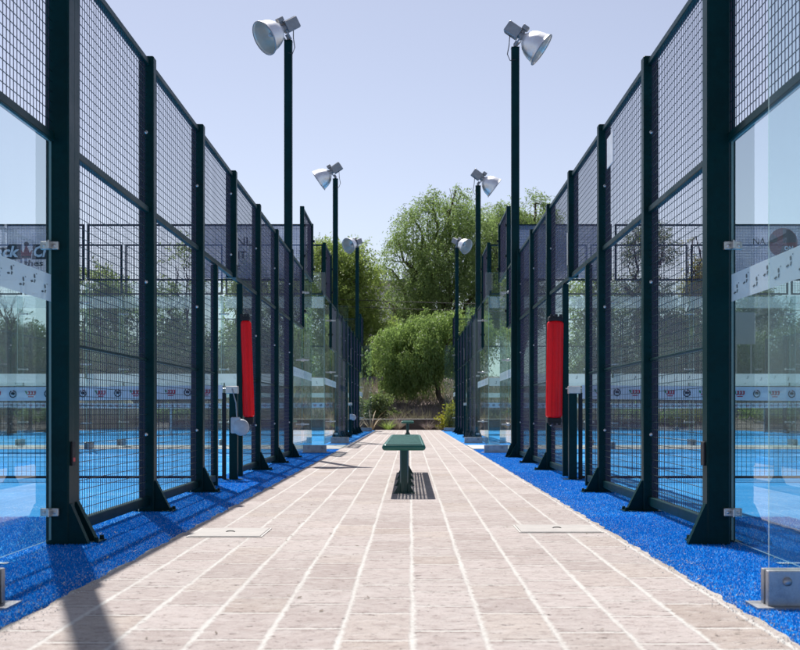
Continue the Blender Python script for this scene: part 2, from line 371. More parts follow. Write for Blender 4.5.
# ------------------------------------------------------------------ court fence
def wires(mb,y0,y1,z0,z1,pitch=.05,r=.0016,x=0):
    """welded wire mesh in the plane x = const"""
    ny=max(1,round((y1-y0)/pitch)); nz=max(1,round((z1-z0)/pitch))
    for i in range(1,ny):
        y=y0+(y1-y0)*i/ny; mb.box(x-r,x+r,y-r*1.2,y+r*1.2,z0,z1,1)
    for i in range(1,nz):
        z=z0+(z1-z0)*i/nz; mb.box(x-r*.9+.004,x+r*.9+.004,y0,y1,z-r,z+r)
def fence(loc,rz,label,plate=False,gate=(-1.10,.60)):
    f=thing('court_fence',label,'fence',loc,rz,'mesh fences along the courts')
    pm=MB(); pm.cbox(-.05,.05,-.05,.05,Z_T,3.03,.006); pm=pm.mesh('post',M['green'])
    gm=MB(); 
    poly=[(.05,Z_T),(.155,Z_T),(.155,Z_T+.012),(.058,.19),(.05,.19)]
    gm.add([(x,-.028,z) for x,z in poly]+[(x,.028,z) for x,z in poly],[(0,1,2,3,4),(9,8,7,6,5)]+[(i,5+i,5+(i+1)%5,(i+1)%5) for i in range(5)])
    gm.box(-.08,.185,-.075,.075,Z_T-.004,Z_T+.008)
    for sx,sy in ((.165,-.055),(.165,.055),(-.065,-.06)): gm.lathe([(.0,.022),(.011,.022),(.013,0)],8,0,Matrix.Translation((sx,sy,Z_T+.008)))
    gm=gm.mesh('foot_plate',M['green'])
    bm=MB(); bm.lathe([(0,.007),(.006,.007),(.012,.003),(.013,0)],12,0,Matrix.Rotation(PI/2,4,'X'))
    bm=bm.mesh('bolt',M['steel'])
    for y in (-6,-4,-2,2,4,6):
        q=link('post',pm,f,(0,y,0)); q.rotation_euler=(math.radians(R.uniform(-.12,.12)),math.radians(R.uniform(-.12,.12)),math.radians(R.uniform(-.8,.8))); link('foot_plate',gm,q)
        for z in (.5,1.52,2.52):
            link('bolt',bm,q,(.0,-.051,z)); b2=link('bolt',bm,q,(.0,.051,z)); b2.rotation_euler=(0,0,PI)
    sm=MB(); sm.cbox(-.05,.05,-.05,.05,1.975,3.03,.006); q=sm.build('hanging_post',M['green'],f)
    link('bolt',bm,q,(0,-.051,2.2)); link('bolt',bm,q,(0,-.051,2.8))
    lp=MB(); lp.box(.051,.057,-.03,.03,2.1,2.42); lp.build('glint_strip',M['steel'],q)  # added strip standing in for bright reflections on the post's side
    gp=MB(); gp.cbox(-.03,.03,-.03,.03,Z_T,1.975,.004); gp=gp.mesh('gate_post',M['green'])
    for y in gate: link('gate_post',gp,f,(0,y,0))
    def rail(y0,y1,z,h=.02,d=.02,x=0):
        m=MB(); m.cbox(x-d,x+d,y0,y1,z-h,z+h,.004,'y'); m.build('rail',M['green'],f)
    segs=[(-5.95,-4.05),(-3.95,-2.05),(2.05,3.95),(4.05,5.95)]
    for a,b in segs+[(-1.95,-.05),(.05,1.95)]:
        rail(a,b,2.985,.020,.022)
        rail(a,b,2.0,.020,.022)
    low=segs+[(-1.95,gate[0]-.035),(gate[1]+.035,1.95)]
    for a,b in low:
        rail(a,b,1.0,.008,.010); rail(a,b,.055,.030,.020)
    for a,b in low:
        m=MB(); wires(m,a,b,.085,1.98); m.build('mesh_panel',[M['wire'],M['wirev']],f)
    for a,b in segs+[(-1.95,-.05),(.05,1.95)]:
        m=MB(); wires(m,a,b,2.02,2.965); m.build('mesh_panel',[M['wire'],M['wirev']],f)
    if plate:
        m=MB(); m.box(.008,.014,2.25,2.55,2.62,2.86); m.build('label_plate',M['whiteprint'],f)
    return f
FL=fence((XL,AC,0),0,'tall green mesh fence of the near left court, its post shadows crossing the blue strip')
FR=fence((XR,AC,0),PI,'tall green mesh fence of the near right court, a small white plate on it',True,(-.60,1.10))
def put(proto,loc,rz,label):
    c=copy_tree(proto); c.location=loc; c.rotation_euler=(0,0,rz)
    if label: c['label']=label
    return c
put(FL,(XL+.06,BC,0),0,'dark green mesh fence along the far left court, past the cross path')
fence((XR-.05,BC,0),PI,'dark green mesh fence along the far right court, past the cross path',False,(-.60,1.10))
put(FL,(XL-10,BC,0),PI,'distant green mesh fence on the outer side of the far left court')
put(FL,(XR+10,BC,0),0,'distant green mesh fence on the outer side of the far right court')

# ------------------------------------------------------------------ glass walls
def pane(mb,a0,a1,z0,z1,axis,pos=0,th=.012):
    """glass pane with its own edge material (slot 1)"""
    if axis=='y': x0,x1,y0,y1=pos-th/2,pos+th/2,a0,a1
    else: x0,x1,y0,y1=a0,a1,pos-th/2,pos+th/2
    vs=[(x0,y0,z0),(x1,y0,z0),(x1,y1,z0),(x0,y1,z0),(x0,y0,z1),(x1,y0,z1),(x1,y1,z1),(x0,y1,z1)]
    big=[(1,2,6,5),(3,0,4,7)]; oth=[(0,3,2,1),(4,5,6,7),(0,1,5,4),(2,3,7,6)]
    if axis=='x': big,oth=[(0,1,5,4),(2,3,7,6)],[(0,3,2,1),(4,5,6,7),(1,2,6,5),(3,0,4,7)]
    mb.add(vs,big,0); mb.add(vs,oth,1)
GM=[M['glass'],M['glassedge']]
def marks(mb,a0,a1,z,axis,pos,step=.17):
    """row of little dark figures printed on the frosted strip"""
    n=int((a1-a0)/step)
    for i in range(n):
        a=a0+(i+.5)*(a1-a0)/n; zz=z+(.016 if i%2 else -.016)
        pts=[[(-.006,.035),(.006,.040),(.010,.012),(.002,.004),(-.004,.010)],[(.000,.000),(.012,-.006),(.004,-.030),(-.004,-.026)],[(-.034,-.022),(-.016,-.012),(-.008,-.024),(-.026,-.034)],[(.014,.048),(.022,.048),(.022,.040),(.014,.040)]]
        for poly in pts:
            if axis=='y': mb.add([(pos,a+u*1.9,zz+v*.62) for u,v in poly],[tuple(range(len(poly)))])
            else: mb.add([(a+u*.8,pos,zz+v*.7) for u,v in poly],[tuple(range(len(poly)))])
finmb=MB(); pane(finmb,.02,.37,.02,2.93,'x',0); FINM=finmb.mesh('glass_fin',GM)
shoe=MB(); shoe.cbox(-.0,.385,-.045,-.012,Z_T+.006,.112,.003,'x'); shoe.cbox(0,.385,.012,.045,Z_T+.006,.112,.003,'x'); shoe.box(-.02,.43,-.085,.085,Z_T,Z_T+.008)
for bx in (.09,.32): 
    for sg in (-1,1): shoe.lathe([(0,.012),(.014,.012),(.016,0)],10,0,Matrix.Translation((bx,sg*.045,.075))@Matrix.Rotation(-sg*PI/2,4,'X'))
M['shoe']=paint('dull_brushed_steel',(.36,.36,.37),.42,metal=.85,var=.22,scale=12)
SHOEM=shoe.mesh('fin_shoe',M['shoe'])
sp=MB(); sp.box(-.03,.10,-.028,.028,-.012,.012); sp.box(.0,.05,-.10,.10,-.010,.010)
for sg in (-1,1): sp.lathe([(0,.014),(.02,.014),(.022,0)],12,0,Matrix.Translation((0,sg*.085,0))@Matrix.Rotation(PI/2,4,'Y'))
SPM=sp.mesh('glass_fitting',M['steel'])
def add_fin(par,loc,rz):
    q=link('glass_fin',FINM,par,loc,rz); link('fin_shoe',SHOEM,q)
    for z in (.45,1.5,2.6): link('glass_fitting',SPM,q,(0,0,z))
def side_glass(s,loc,rz,label):
    w=thing('glass_side_wall',label,'glass wall',loc,rz,'glass side walls of the courts')
    Y=lambda a,b:(a,b) if s>0 else (-b,-a)
    for a,b,zt in ((.185,2.162,2.0),(2.178,4.10,2.96)):
        y0,y1=Y(a,b)
        m=MB(); pane(m,y0,y1,.012,zt,'y'); gp=m.build('glass_panel',GM,w)
        m=MB(); m.box(.0065,.0075,y0+.01,y1-.01,1.20,1.335); m.build('frosted_band',M['film'],gp)
        m=MB(); marks(m,y0+.03,y1-.03,1.268,'y',.0085); m.build('band_print',M['bandprint'],gp)
    def rail(a,b,z):
        m=MB(); y0,y1=Y(a,b); m.cbox(-.02,.02,y0,y1,z-.022,z+.022,.004,'y'); m.build('rail',M['green'],w)
    rail(.06,2.13,2.025); rail(.06,2.13,2.985); rail(2.21,4.06,2.985); rail(2.21,4.06,3.985)
    for a,b,z0,z1 in ((.06,2.13,2.05,2.96),(2.21,4.06,3.01,3.96)):
        y0,y1=Y(a,b); m=MB(); wires(m,y0,y1,z0,z1); m.build('mesh_panel',[M['wire'],M['wirev']],w)
    for c,z0,z1 in ((2.17,2.03,4.01),(4.1,2.97,4.01)):
        y0,y1=Y(c-.035,c+.035); m=MB(); m.cbox(-.035,.035,y0,y1,z0,z1,.004); q=m.build('upper_post',M['green'],w)
        for z in ((2.3,3.2,3.7) if c<3 else (3.2,3.7)):
            k=MB(); k.box(.035,.06,-.02,.02,-.02,.02); k.build('bolt',M['black'],q,(0,s*c,z))
    add_fin(w,(.012,s*2.17,0),0)
    for z in (.15,1.48):
        y0,y1=Y(.175,.20); m=MB(); m.cbox(-.045,.045,y0,y1,z-.02,z+.02,.003,'x')
        y0,y1=Y(.2,.26); m.cbox(.008,.016,y0,y1,z-.02,z+.02,.002,'y')
        yb=y0 if s<0 else y1
        for bx in (-.025,.025): m.lathe([(0,.004),(.008,.004),(.009,0)],10,0,Matrix.Translation((bx,s*.20,z))@Matrix.Rotation(-s*PI/2,4,'X'))
        m.build('clamp',M['steel'],w)
    return w
SG_P=side_glass(1,(XL,AC+6,0),0,'glass wall at the far end of the near left court, beside the lamp post')
SG_N=side_glass(-1,(XL-.035,AC-6,0),0,'glass wall nearest the lens left of the path, clamped to the thick green post')
put(SG_P,(XR,AC-6,0),PI,'glass wall nearest the lens right of the path, its steel fin shoe on blue turf')
put(SG_N,(XR,AC+6,0),PI,'glass wall at the far end of the near right court, beside the lamp post')
put(SG_N,(XL+.06,BC-6,0),0,'glass wall at the near end of the far left court, just past the cross path')
put(SG_P,(XR-.05,BC-6,0),PI,'glass wall at the near end of the far right court, just past the cross path')
put(SG_P,(XL+.06,BC+6,0),0,'glass wall where the far left court ends by the planting')
put(SG_N,(XR-.05,BC+6,0),PI,'glass wall where the far right court ends by the yellow bush')

def end_wall(f,loc,rz,label,top=False):
    w=thing('glass_end_wall',label,'glass wall',loc,rz,'glass end walls of the courts')
    for i in range(5):
        a,b=2*i+.008,2*i+1.992
        m=MB(); pane(m,a,b,.012,2.96,'x'); gp=m.build('glass_panel',GM,w)
        m=MB(); m.box(a+.01,b-.01,f*.0065-.0004,f*.0065+.0004,1.17,1.33); 
        m.build('frosted_band',M['film'],gp)
        if top:
            m=MB(); m.box(a+.01,b-.01,f*.0065-.0004,f*.0065+.0004,2.72,2.95); m.build('frosted_strip',M['filmtop'],gp)
        m=MB(); marks(m,a+.03,b-.03,1.25,'x',f*.0085,.24); marks(m,a+.03,b-.03,1.25,'x',-.0085,.24); m.build('band_print',M['bandprint'],gp)
        m=MB()
        # mesh panel in the xz plane
        R_=Matrix.Rotation(-PI/2,4,'Z'); t=MB(); wires(t,a+.05,b-.05,3.02,3.96); m.add([(y,x,z) for x,y,z in t.v],t.f); m.m=list(t.m)
        fr=.018
        m.box(a+.02,a+.055,-fr,fr,2.985,3.99); m.box(b-.055,b-.02,-fr,fr,2.985,3.99)
        m.box(a+.055,b-.055,-fr,fr,3.958,3.99); m.box(a+.055,b-.055,-fr,fr,2.985,3.017)
        m.build('mesh_panel',[M['wire'],M['wirev']],w)
        if i: add_fin(w,(2*i,f*.012,0),f*PI/2)
    return w
EW_P=end_wall(1,(XR,22.5,0),0,'glass end wall across the back of the near right court')
EW_N=end_wall(-1,(XL,22.5,0),PI,'glass end wall across the back of the near left court, banners above it')
EW_P2=end_wall(1,(XL+.06,25.2,0),PI,'glass end wall facing the cross path on the left, frosted along its top',True)
EW_N2=end_wall(-1,(XR-.05,25.2,0),0,'glass end wall facing the cross path on the right, frosted along its top',True)
put(EW_P,(XR-.05,45.2,0),0,'glass end wall at the very back of the far right court')
put(EW_N,(XL+.06,45.2,0),PI,'glass end wall at the very back of the far left court')

# ------------------------------------------------------------------ floodlight poles
def floodlight(loc,axis,label,h=6.0,sc_=.86):
    t=thing('floodlight_pole',label,'floodlight',loc,0,'floodlight poles beside the courts')
    m=MB(); m.cbox(-.058,.058,-.058,.058,Z_T,h,.008); pole=m.build('pole',M['green'],t)
    m=MB(); m.box(-.06,.06,-.06,.06,h,h+.012); m.build('cap',M['green'],pole)
    if loc[1]<8:
        sx=1 if loc[0]<0 else -1
        m=MB(); m.cbox(*sorted((sx*.058,sx*.070)),-.03,.03,.38,.50,.003); m.build('latch',M['black'],pole)
        if sx>0:
          m=MB(); m.add([(sx*.0705,-.02,.40),(sx*.0705,.02,.40),(sx*.0705,.02,.42),(sx*.0705,-.02,.42)],[(0,1,2,3)]); m.build('red_tab',M['redprint'],pole)
    if loc[1]<40:   # gusset at the foot
        sx=1 if loc[0]<0 else -1
        m=MB(); poly=[(.058,Z_T),(.15,Z_T),(.15,Z_T+.01),(.064,.19),(.058,.19)]
        m.add([(sx*x,-.05,z) for x,z in poly]+[(sx*x,.0,z) for x,z in poly],[(0,1,2,3,4),(9,8,7,6,5)]+[(i,5+i,5+(i+1)%5,(i+1)%5) for i in range(5)])
        m.build('foot_gusset',M['green'],pole)
    ax=Vector(axis).normalized()
    q=ax.to_track_quat('Z','X').to_matrix().to_4x4()
    # rim centre ahead of the pole head
    hv=Vector((ax.x,ax.y,0)).normalized()
    base=Vector((0,0,h+.15))+hv*.13
    T=Matrix.Translation(base)@q@Matrix.Scale(sc_,4)
    m=MB()
    outer=[(.0,-.02),(.075,-.02),(.10,.01),(.13,.03),(.185,.085),(.225,.15),(.252,.22),(.272,.31),(.285,.36),(.292,.365)]
    inner=[(.286,.362),(.265,.31),(.243,.22),(.215,.15),(.175,.09),(.10,.04),(.0,.03)]
    n=32; m.lathe(outer,n,0,T); m.lathe([(.292,.365),(.286,.362)],n,0,T); m.lathe(inner,n,1,T)
    ref=m.build('reflector',[M['alu'],M['refl_in']],t)
    m=MB(); m.lathe([(.0,.345),(.2,.343),(.28,.338)],n,0,T); m.build('front_glass',M['lampglass'],ref)
    m=MB(); m.lathe([(0.0,.08),(.03,.085),(.038,.13),(.038,.22),(.02,.26),(0,.262)],14,0,T); m.build('bulb',M['white'],ref)
    m=MB(); m.lathe([(.292,.357),(.301,.360),(.301,.374),(.284,.374)],n,0,T); m.build('rim',M['galv'],ref)
    # ballast box behind, tilted with the axis
    B=Matrix.Translation(base)@q@Matrix.Scale(sc_,4)
    m=MB(); m.cbox(-.10,.10,-.085,.085,-.36,-.10,.012,'z',0,B)
    for k in range(5): m.box(-.104,.104,-.07+.03*k,-.062+.03*k,-.33,-.13,0,B)
    m.lathe([(.06,-.10),(.075,-.02)],14,0,B)
    m.build('ballast_box',M['galv'],t)
    m=MB(); up=1 if (q@Vector((1,0,0))).z>0 else -1
    m.cbox(*sorted((up*.11,up*.19)),-.05,.05,-.13,-.02,.006,'z',0,B); m.box(*sorted((up*.07,up*.12)),-.012,.012,-.12,-.04,0,B); m.build('ignitor_box',M['galv'],t)
    m=MB(); m.sweep([(0,0,h),(0,0,h+.06),tuple(hv*.03+Vector((0,0,h+.10)))],.028,8); 
    side=hv.cross(Vector((0,0,1)))
    for sg in (-1,1):
        a=Vector((0,0,h+.03))+side*.07*sg; b=base+side*.09*sg-hv*.05-Vector((0,0,.02)); m.sweep([a,b],.012,6)
    m.sweep([Vector((0,0,h+.03))-side*.08,Vector((0,0,h+.03))+side*.08],.014,6)
    m.build('mounting_bracket',M['galv'],t)
    m=MB(); pts=[Vector((-.0,-.06,h-.18)),Vector((hv.x*-.08,-.07,h-.20)),Vector((hv.x*-.12,-.05,h-.1)),Vector((hv.x*-.09,0,h+.05)),base-ax*.25]
    m.sweep(pts,.007,6); m.build('power_cable',M['cable'],t)
    return t
def reflin():
    t=NT('reflector_inside'); n=t.noise(t.coord(),14,2)
    return t.done(t.pr(Base_Color=t.mix(n.outputs[0],(.72,.69,.62),(.90,.87,.80)),Metallic=.75,Roughness=.38))
M['refl_in']=reflin()
def lampglass():
    t=NT('lamp_front_glass')
    f=t.n('ShaderNodeFresnel',None,IOR=1.45).outputs[0]
    return t.done(t.n('ShaderNodeMixShader',None,i0=.18,i1=t.n('ShaderNodeMixShader',None,i0=t.m('MULTIPLY',f,t.m('SUBTRACT',1,t.n('ShaderNodeNewGeometry').outputs['Backfacing'])),i1=t.n('ShaderNodeBsdfTransparent',None,Color=(.95,.96,.97)),i2=t.n('ShaderNodeBsdfGlossy',None,Roughness=.05)),
        i2=t.n('ShaderNodeBsdfTranslucent',None,Color=(.8,.82,.85))))
M['lampglass']=lampglass()
PL,PR=-1.79,1.578
floodlight((-1.765,AC-6.115,0),(-.75,.45,-.5),'green floodlight pole nearest the lens on the left, its lamp above the picture')
floodlight((1.545,AC-6.115,0),(.75,.45,-.5),'green floodlight pole nearest the lens on the right, its lamp above the picture')
floodlight((PL,AC+6.115,0),(-.70,-.48,-.52),'tall floodlight pole at the near left court, big lamp with its bowl facing the lens',6.10)
floodlight((PR-.03,AC+6.115,0),(.80,-.10,-.58),'tall floodlight pole at the near right court, its bell lamp seen side-on')
floodlight((-1.715,BC-6.115,0),(-.82,.10,-.55),'floodlight pole left of the path just past the cross path, lamp shown side-on')
floodlight((1.565,BC-6.115,0),(.80,.08,-.58),'floodlight pole right of the path just past the cross path, lamp shown side-on',5.84)
floodlight((-1.725,BC+6.115,0),(-.62,-.70,-.35),'farthest floodlight pole on the left, lamp bowl a pale full disc')
floodlight((1.53,BC+6.115,0),(.66,-.58,-.42),'farthest floodlight pole on the right, pale lamp bowl before the big tree')

# ------------------------------------------------------------------ nets and net posts
def net(loc,rz,label):
    t=thing('tennis_net',label,'net',loc,rz,'nets across the courts')
    W=9.72
    top=lambda x: .915-.03*(1-abs(2*x/W-1)**2)
    m=MB(); r=.0016; k=216
    for i in range(k+1):
        x=W*i/k; m.box(x-r,x+r,-r,r,.0,top(x)-.10)
    for j in range(18):
        z=.02+j*.0465
        m.box(0,W,-r+.003,r+.003,z-r,z+r)
    m.build('netting',M['netcord'],t)
    m=MB(); m.box(0,W,-.006,.006,-.005,.02); m.build('bottom_cord',M['netcord'],t)
    m=MB(); ns=24
    for i in range(ns):
        a,b=W*i/ns,W*(i+1)/ns; za,zb=top(a),top(b)
        for y in (-.011,.011):
            s=[(a,y,za-.135),(b,y,zb-.135),(b,y*.5,zb),(a,y*.5,za)]; m.add(s,[(0,1,2,3)])
        m.add([(a,-.0055,za),(b,-.0055,zb),(b,.0055,zb),(a,.0055,za)],[(0,1,2,3)])
    tp=m.build('headband',M['white'],t)
    m=MB(); n=int(W/.172)
    for i in range(1,n):
        x=i*.172; z=top(x)-.068
        for side in (-1,1):
            Tm=Matrix.Translation((x,side*.0135,z))@Matrix.Rotation(PI/2 if side<0 else PI/2,4,'X')
            if side>0: Tm=Matrix.Translation((x,side*.0135,z))@Matrix.Rotation(PI,4,'Z')@Matrix.Rotation(PI/2,4,'X')
            if i%2:
                m.add([(-.056,.030,0),(-.034,.026,0),(-.032,-.006,0),(-.044,.004,0)],[(3,2,1,0)],1,False,Tm)
                for q in range(3):   # three slanted hooked letters
                    u=-.028+q*.028
                    m.add([(u+.006,.027,0),(u+.026,.027,0),(u+.024,-.006,0),(u+.014,-.014,0),(u-.004,-.012,0),(u-.006,-.004,0),(u+.010,-.004,0),(u+.013,.018,0),(u+.005,.018,0)],[(8,7,6,5,4,3,2,1,0)],0,False,Tm)
                m.add([(-.022,-.024,0),(.034,-.024,0),(.034,-.033,0),(-.022,-.033,0)],[(3,2,1,0)],0,False,Tm)
            else:
                N=12
                for q in range(N):
                    if q==3: continue
                    a,b=2*PI*q/N,2*PI*(q+.86)/N
                    m.add([(.026*math.cos(a),.028*math.sin(a),0),(.037*math.cos(a),.039*math.sin(a),0),(.037*math.cos(b),.039*math.sin(b),0),(.026*math.cos(b),.028*math.sin(b),0)],[(0,1,2,3)],2,False,Tm)
                m.add([(-.016,-.006,0),(.014,-.010,0),(.020,.010,0),(0,.020,0),(-.018,.012,0)],[(0,1,2,3,4)],2,False,Tm)
                m.add([(-.004,.030,0),(.012,.022,0),(.010,.032,0)],[(0,1,2)],0,False,Tm)
    m.build('headband_print',[M['redprint'],M['greenprint'],M['darkprint']],tp)
    m=MB(); m.cbox(-.035,.005,-.012,.012,-.01,.84,.004); m.build('end_strap',M['netcord'],t)
    m=MB(); xm=W/2; m.box(xm-.025,xm+.025,-.016,.016,0,.885); m.build('centre_strap',M['white'],t)
    m=MB(); m.sweep([(-.16,0,.88),(0,0,.88)],.006,6); m.build('net_cable',M['steel'],t)
    return t
NA=net((XL-.085,AC-.03,0),PI,'black net across the near left court, white headband with red and green marks')
put(NA,(XR+.085,AC-.03,0),0,'black net across the near right court, white headband with red and green marks')
put(NA,(XL-.03,BC,0),PI,'black net across the far left court, tiny behind the cross path glass')
put(NA,(XR+.03,BC,0),0,'black net across the far right court, tiny behind the cross path glass')
def net_post(loc,rz,label,winch):
    t=thing('net_post',label,'post',loc,rz,'net posts in the gate openings')
    m=MB(); m.cbox(-.04,.04,-.04,.04,Z_T,.83,.005); m.box(-.09,.09,-.07,.07,Z_T-.002,Z_T+.008); m.build('shaft',M['green'],t)
    m=MB(); m.cbox(-.075,.045,-.044,.044,.83,.905,.005,'x'); m.sweep([(-.02,-.05,.88),(-.02,.05,.88)],.014,8); m.build('head_bracket',M['steel'],t)
    if winch:
        m=MB(); T=Matrix.Translation((.08,-.06,.50))@Matrix.Rotation(PI/2,4,'X')
        m.lathe([(0,.028),(.03,.03),(.075,.022),(.082,.0),(.075,-.02),(0,-.022)],24,0,T)
        m.cbox(-.02,.075,-.078,-.052,.44,.60,.01,'y'); wq=m.build('winch',M['winch'],t)
        m=MB(); m.sweep([(.04,-.06,.58),(.03,-.058,.74),(-.01,-.05,.88)],.007,6); m.build('winch_strap',M['galv'],wq)
    return t
net_post((-1.735,AC-.05,0),0,'green net post with a white round winch in the near left gate opening',True)
net_post((1.600,AC-.05,0),PI,'green net post with a steel head in the near right gate opening',False)
net_post((XL+.11,BC-.05,0),0,'distant green net post with a pale winch in the far left fence',True)
net_post((XR-.08,BC-.05,0),PI,'distant green net post with a steel head in the far right fence',False)

# ------------------------------------------------------------------ red pads
def pad(loc,tilt,label,w,d):
    t=thing('post_pad',label,'post pad',loc,0,'red post pads')
    t.rotation_euler=(0,tilt,0)
    def sec(e):
        hw,hd=w/2+e,d/2+e
        pts=[(hw,hd*.9),(hw*.9,hd),(-hw*.9,hd),(-hw,hd*.9)]
        front=[(-1,-.35),(-.93,-.55),(-.55,-.92),(-.42,-.98),(-.36,-.90),(-.30,-1.0),(0,-1.04),(.30,-1.0),(.36,-.90),(.42,-.98),(.55,-.92),(.93,-.55),(1,-.35)]
        return pts+[(-hw,hd*.2),(-hw*1.0,0)]+[(x*hw,y*hd) for x,y in front]+[(hw,0)]
    m=MB(); H=1.0; rows=[]; N=20
    zs=[0,.012,.03]+[.03+(H-.06)*k/8 for k in range(1,8)]+[H-.03,H-.012,H]
    for i,z in enumerate(zs):
        e=-.012 if i in (0,len(zs)-1) else (-.003 if i in (1,len(zs)-2) else R.uniform(-.002,.002))
        rows+= [(x,y,z) for x,y in sec(e)]
    fs=[(i*N+k,i*N+(k+1)%N,i*N+N+(k+1)%N,i*N+N+k) for i in range(len(zs)-1) for k in range(N)]+[tuple(range(N-1,-1,-1)),tuple(range((len(zs)-1)*N,len(zs)*N))]
    m.add(rows,fs,0,True); cov=m.build('padding',M['red'],t)
    m=MB()
    for fy in (-.2,.25):
        for sx in (-1,1): m.box(sx*(w/2)-.004,sx*(w/2)+.004,fy*d-.003,fy*d+.003,.02,H-.02)
    m.build('seam',M['red'],cov)
    for z0,z1 in ((-.055,.0),(H,H+.045)):
        m=MB(); m.cbox(-w/2+.004,w/2-.004,-d/2+.004,d/2-.004,z0,z1,.01); b=m.build('end_band',M['black'],t)
        m=MB()
        for fx in (-.3,.0,.3): m.box(fx*w-.014,fx*w+.014,-d/2-.006,-d/2+.008,(z1-.01 if z0>0 else z0-.02),(z1+.022 if z0>0 else z0+.01))
        m.build('fixing_tab',M['black'],b)
    return t
pad((-1.668,13.10,.595),-.036,'narrow red vinyl pad tied to the left fence beside the winch',.105,.10)
pad((1.490,13.10,.59),.014,'wide red vinyl pad wrapped round a right fence post',.155,.15)

# ------------------------------------------------------------------ benches
def bench(loc,label):
    t=thing('bench',label,'bench',loc,0,'backless benches on the path')
    L=4.2; W=.335; zt=.402
    m=MB()
    # rolled steel rim: rounded section swept round the rectangle
    prof=[(.006+.024*math.cos(2*PI*k/10),-.024+.024*math.sin(2*PI*k/10)) for k in range(10)]
    hw=W/2
    n=len(prof); rings=[]
    cr=.03
    path=[]
    for cx,cy,a0 in ((hw-cr,L-cr,0),(-hw+cr,L-cr,90),(-hw+cr,cr,180),(hw-cr,cr,270)):
        for k in range(5):
            a=math.radians(a0+22.5*k); path.append((cx,cy,math.cos(a),math.sin(a)))
    for cx,cy,c,s in path:
        for q,z in prof: 
            rr=cr-.03+q; rings.append((cx+c*rr,cy+s*rr,zt+z))
    K=len(path)
    fs=[(i*n+j,i*n+(j+1)%n,((i+1)%K)*n+(j+1)%n,((i+1)%K)*n+j) for i in range(K) for j in range(n)]
    m.add(rings,fs,0,True)
    m.box(-hw+.03,-hw+.045,.03,L-.03,zt-.006,zt-.003); m.box(hw-.045,hw-.03,.03,L-.03,zt-.006,zt-.003)
    rim=m.build('seat_rim',M['benchgreen'],t)
    m=MB()
    a=hw-.03; p=.026; w2=.0062
    k=int(2*a/p)
    for i in range(k+1):
        x=-a+2*a*i/k; m.box(x-w2,x+w2,.02,L-.02,zt-.006,zt-.001)
    k=int(L/.03)
    for i in range(k+1):
        y=.02+(L-.04)*i/k; m.box(-a,a,y-w2,y+w2,zt-.0045,zt+.0005)
    m.build('seat_grille',M['grille'],t)
    lm=MB(); lm.sweep([(0,0,0),(0,0,zt-.05)],.034,8,smooth=False)
    lm=lm.mesh('leg',M['leg'])
    gm=MB()
    for sx in (-1,1):
        poly=[(sx*.03,.004),(sx*.075,.004),(sx*.075,.012),(sx*.036,.085),(sx*.03,.085)]
        vs=[(x,-.006,z) for x,z in poly]+[(x,.006,z) for x,z in poly]
        gm.add(vs,[(0,1,2,3,4),(9,8,7,6,5)]+[(i,5+i,5+(i+1)%5,(i+1)%5) for i in range(5)])
    gm.box(-.085,.085,-.06,.06,0,.006)
    gm=gm.mesh('foot',M['leg'])
    um=MB(); um.box(-.13,.13,-.02,.02,zt-.05,zt-.012); um=um.mesh('seat_support',M['leg'])
    for y in (.5,1.57,2.63,3.7):
        q=link('leg',lm,t,(0,y,0)); link('foot',gm,q); link('seat_support',um,q)
    return t
B1=bench((-.047,9.63,.001),'long green backless bench in the middle of the path, nearer of the two')
put(B1,(-.065,32.6,.001),0,'small distant green bench farther down the path')

# ------------------------------------------------------------------ inspection covers
def cover(loc,w,d,label):
    t=thing('inspection_cover',label,'manhole cover',loc,0,'inspection covers in the paving')
    m=MB(); m.cbox(-w/2,w/2,-d/2,d/2,0,.005,.002); m.build('lid',M['cover'],t)
    m=MB(); m.sweep([(-.024,0,.005),(-.016,.004,.009),(0,.008,.010),(.016,.004,.009),(.024,0,.005)],.003,6); m.build('handle',M['cable'],t)
    m=MB(); fw=.012
    m.box(-w/2-fw,w/2+fw,-d/2-fw,-d/2-.002,0,.003); m.box(-w/2-fw,w/2+fw,d/2+.002,d/2+fw,0,.003)
    m.box(-w/2-fw,-w/2-.002,-d/2-.002,d/2+.002,0,.003); m.box(w/2+.002,w/2+fw,-d/2-.002,d/2+.002,0,.003)
    m.build('frame',M['concrete'],t)
cover((-.965,6.80,.001),.37,.46,'pale square inspection cover by the left edge of the path')
cover((.815,7.02,.001),.43,.43,'pale square inspection cover by the right edge of the path')

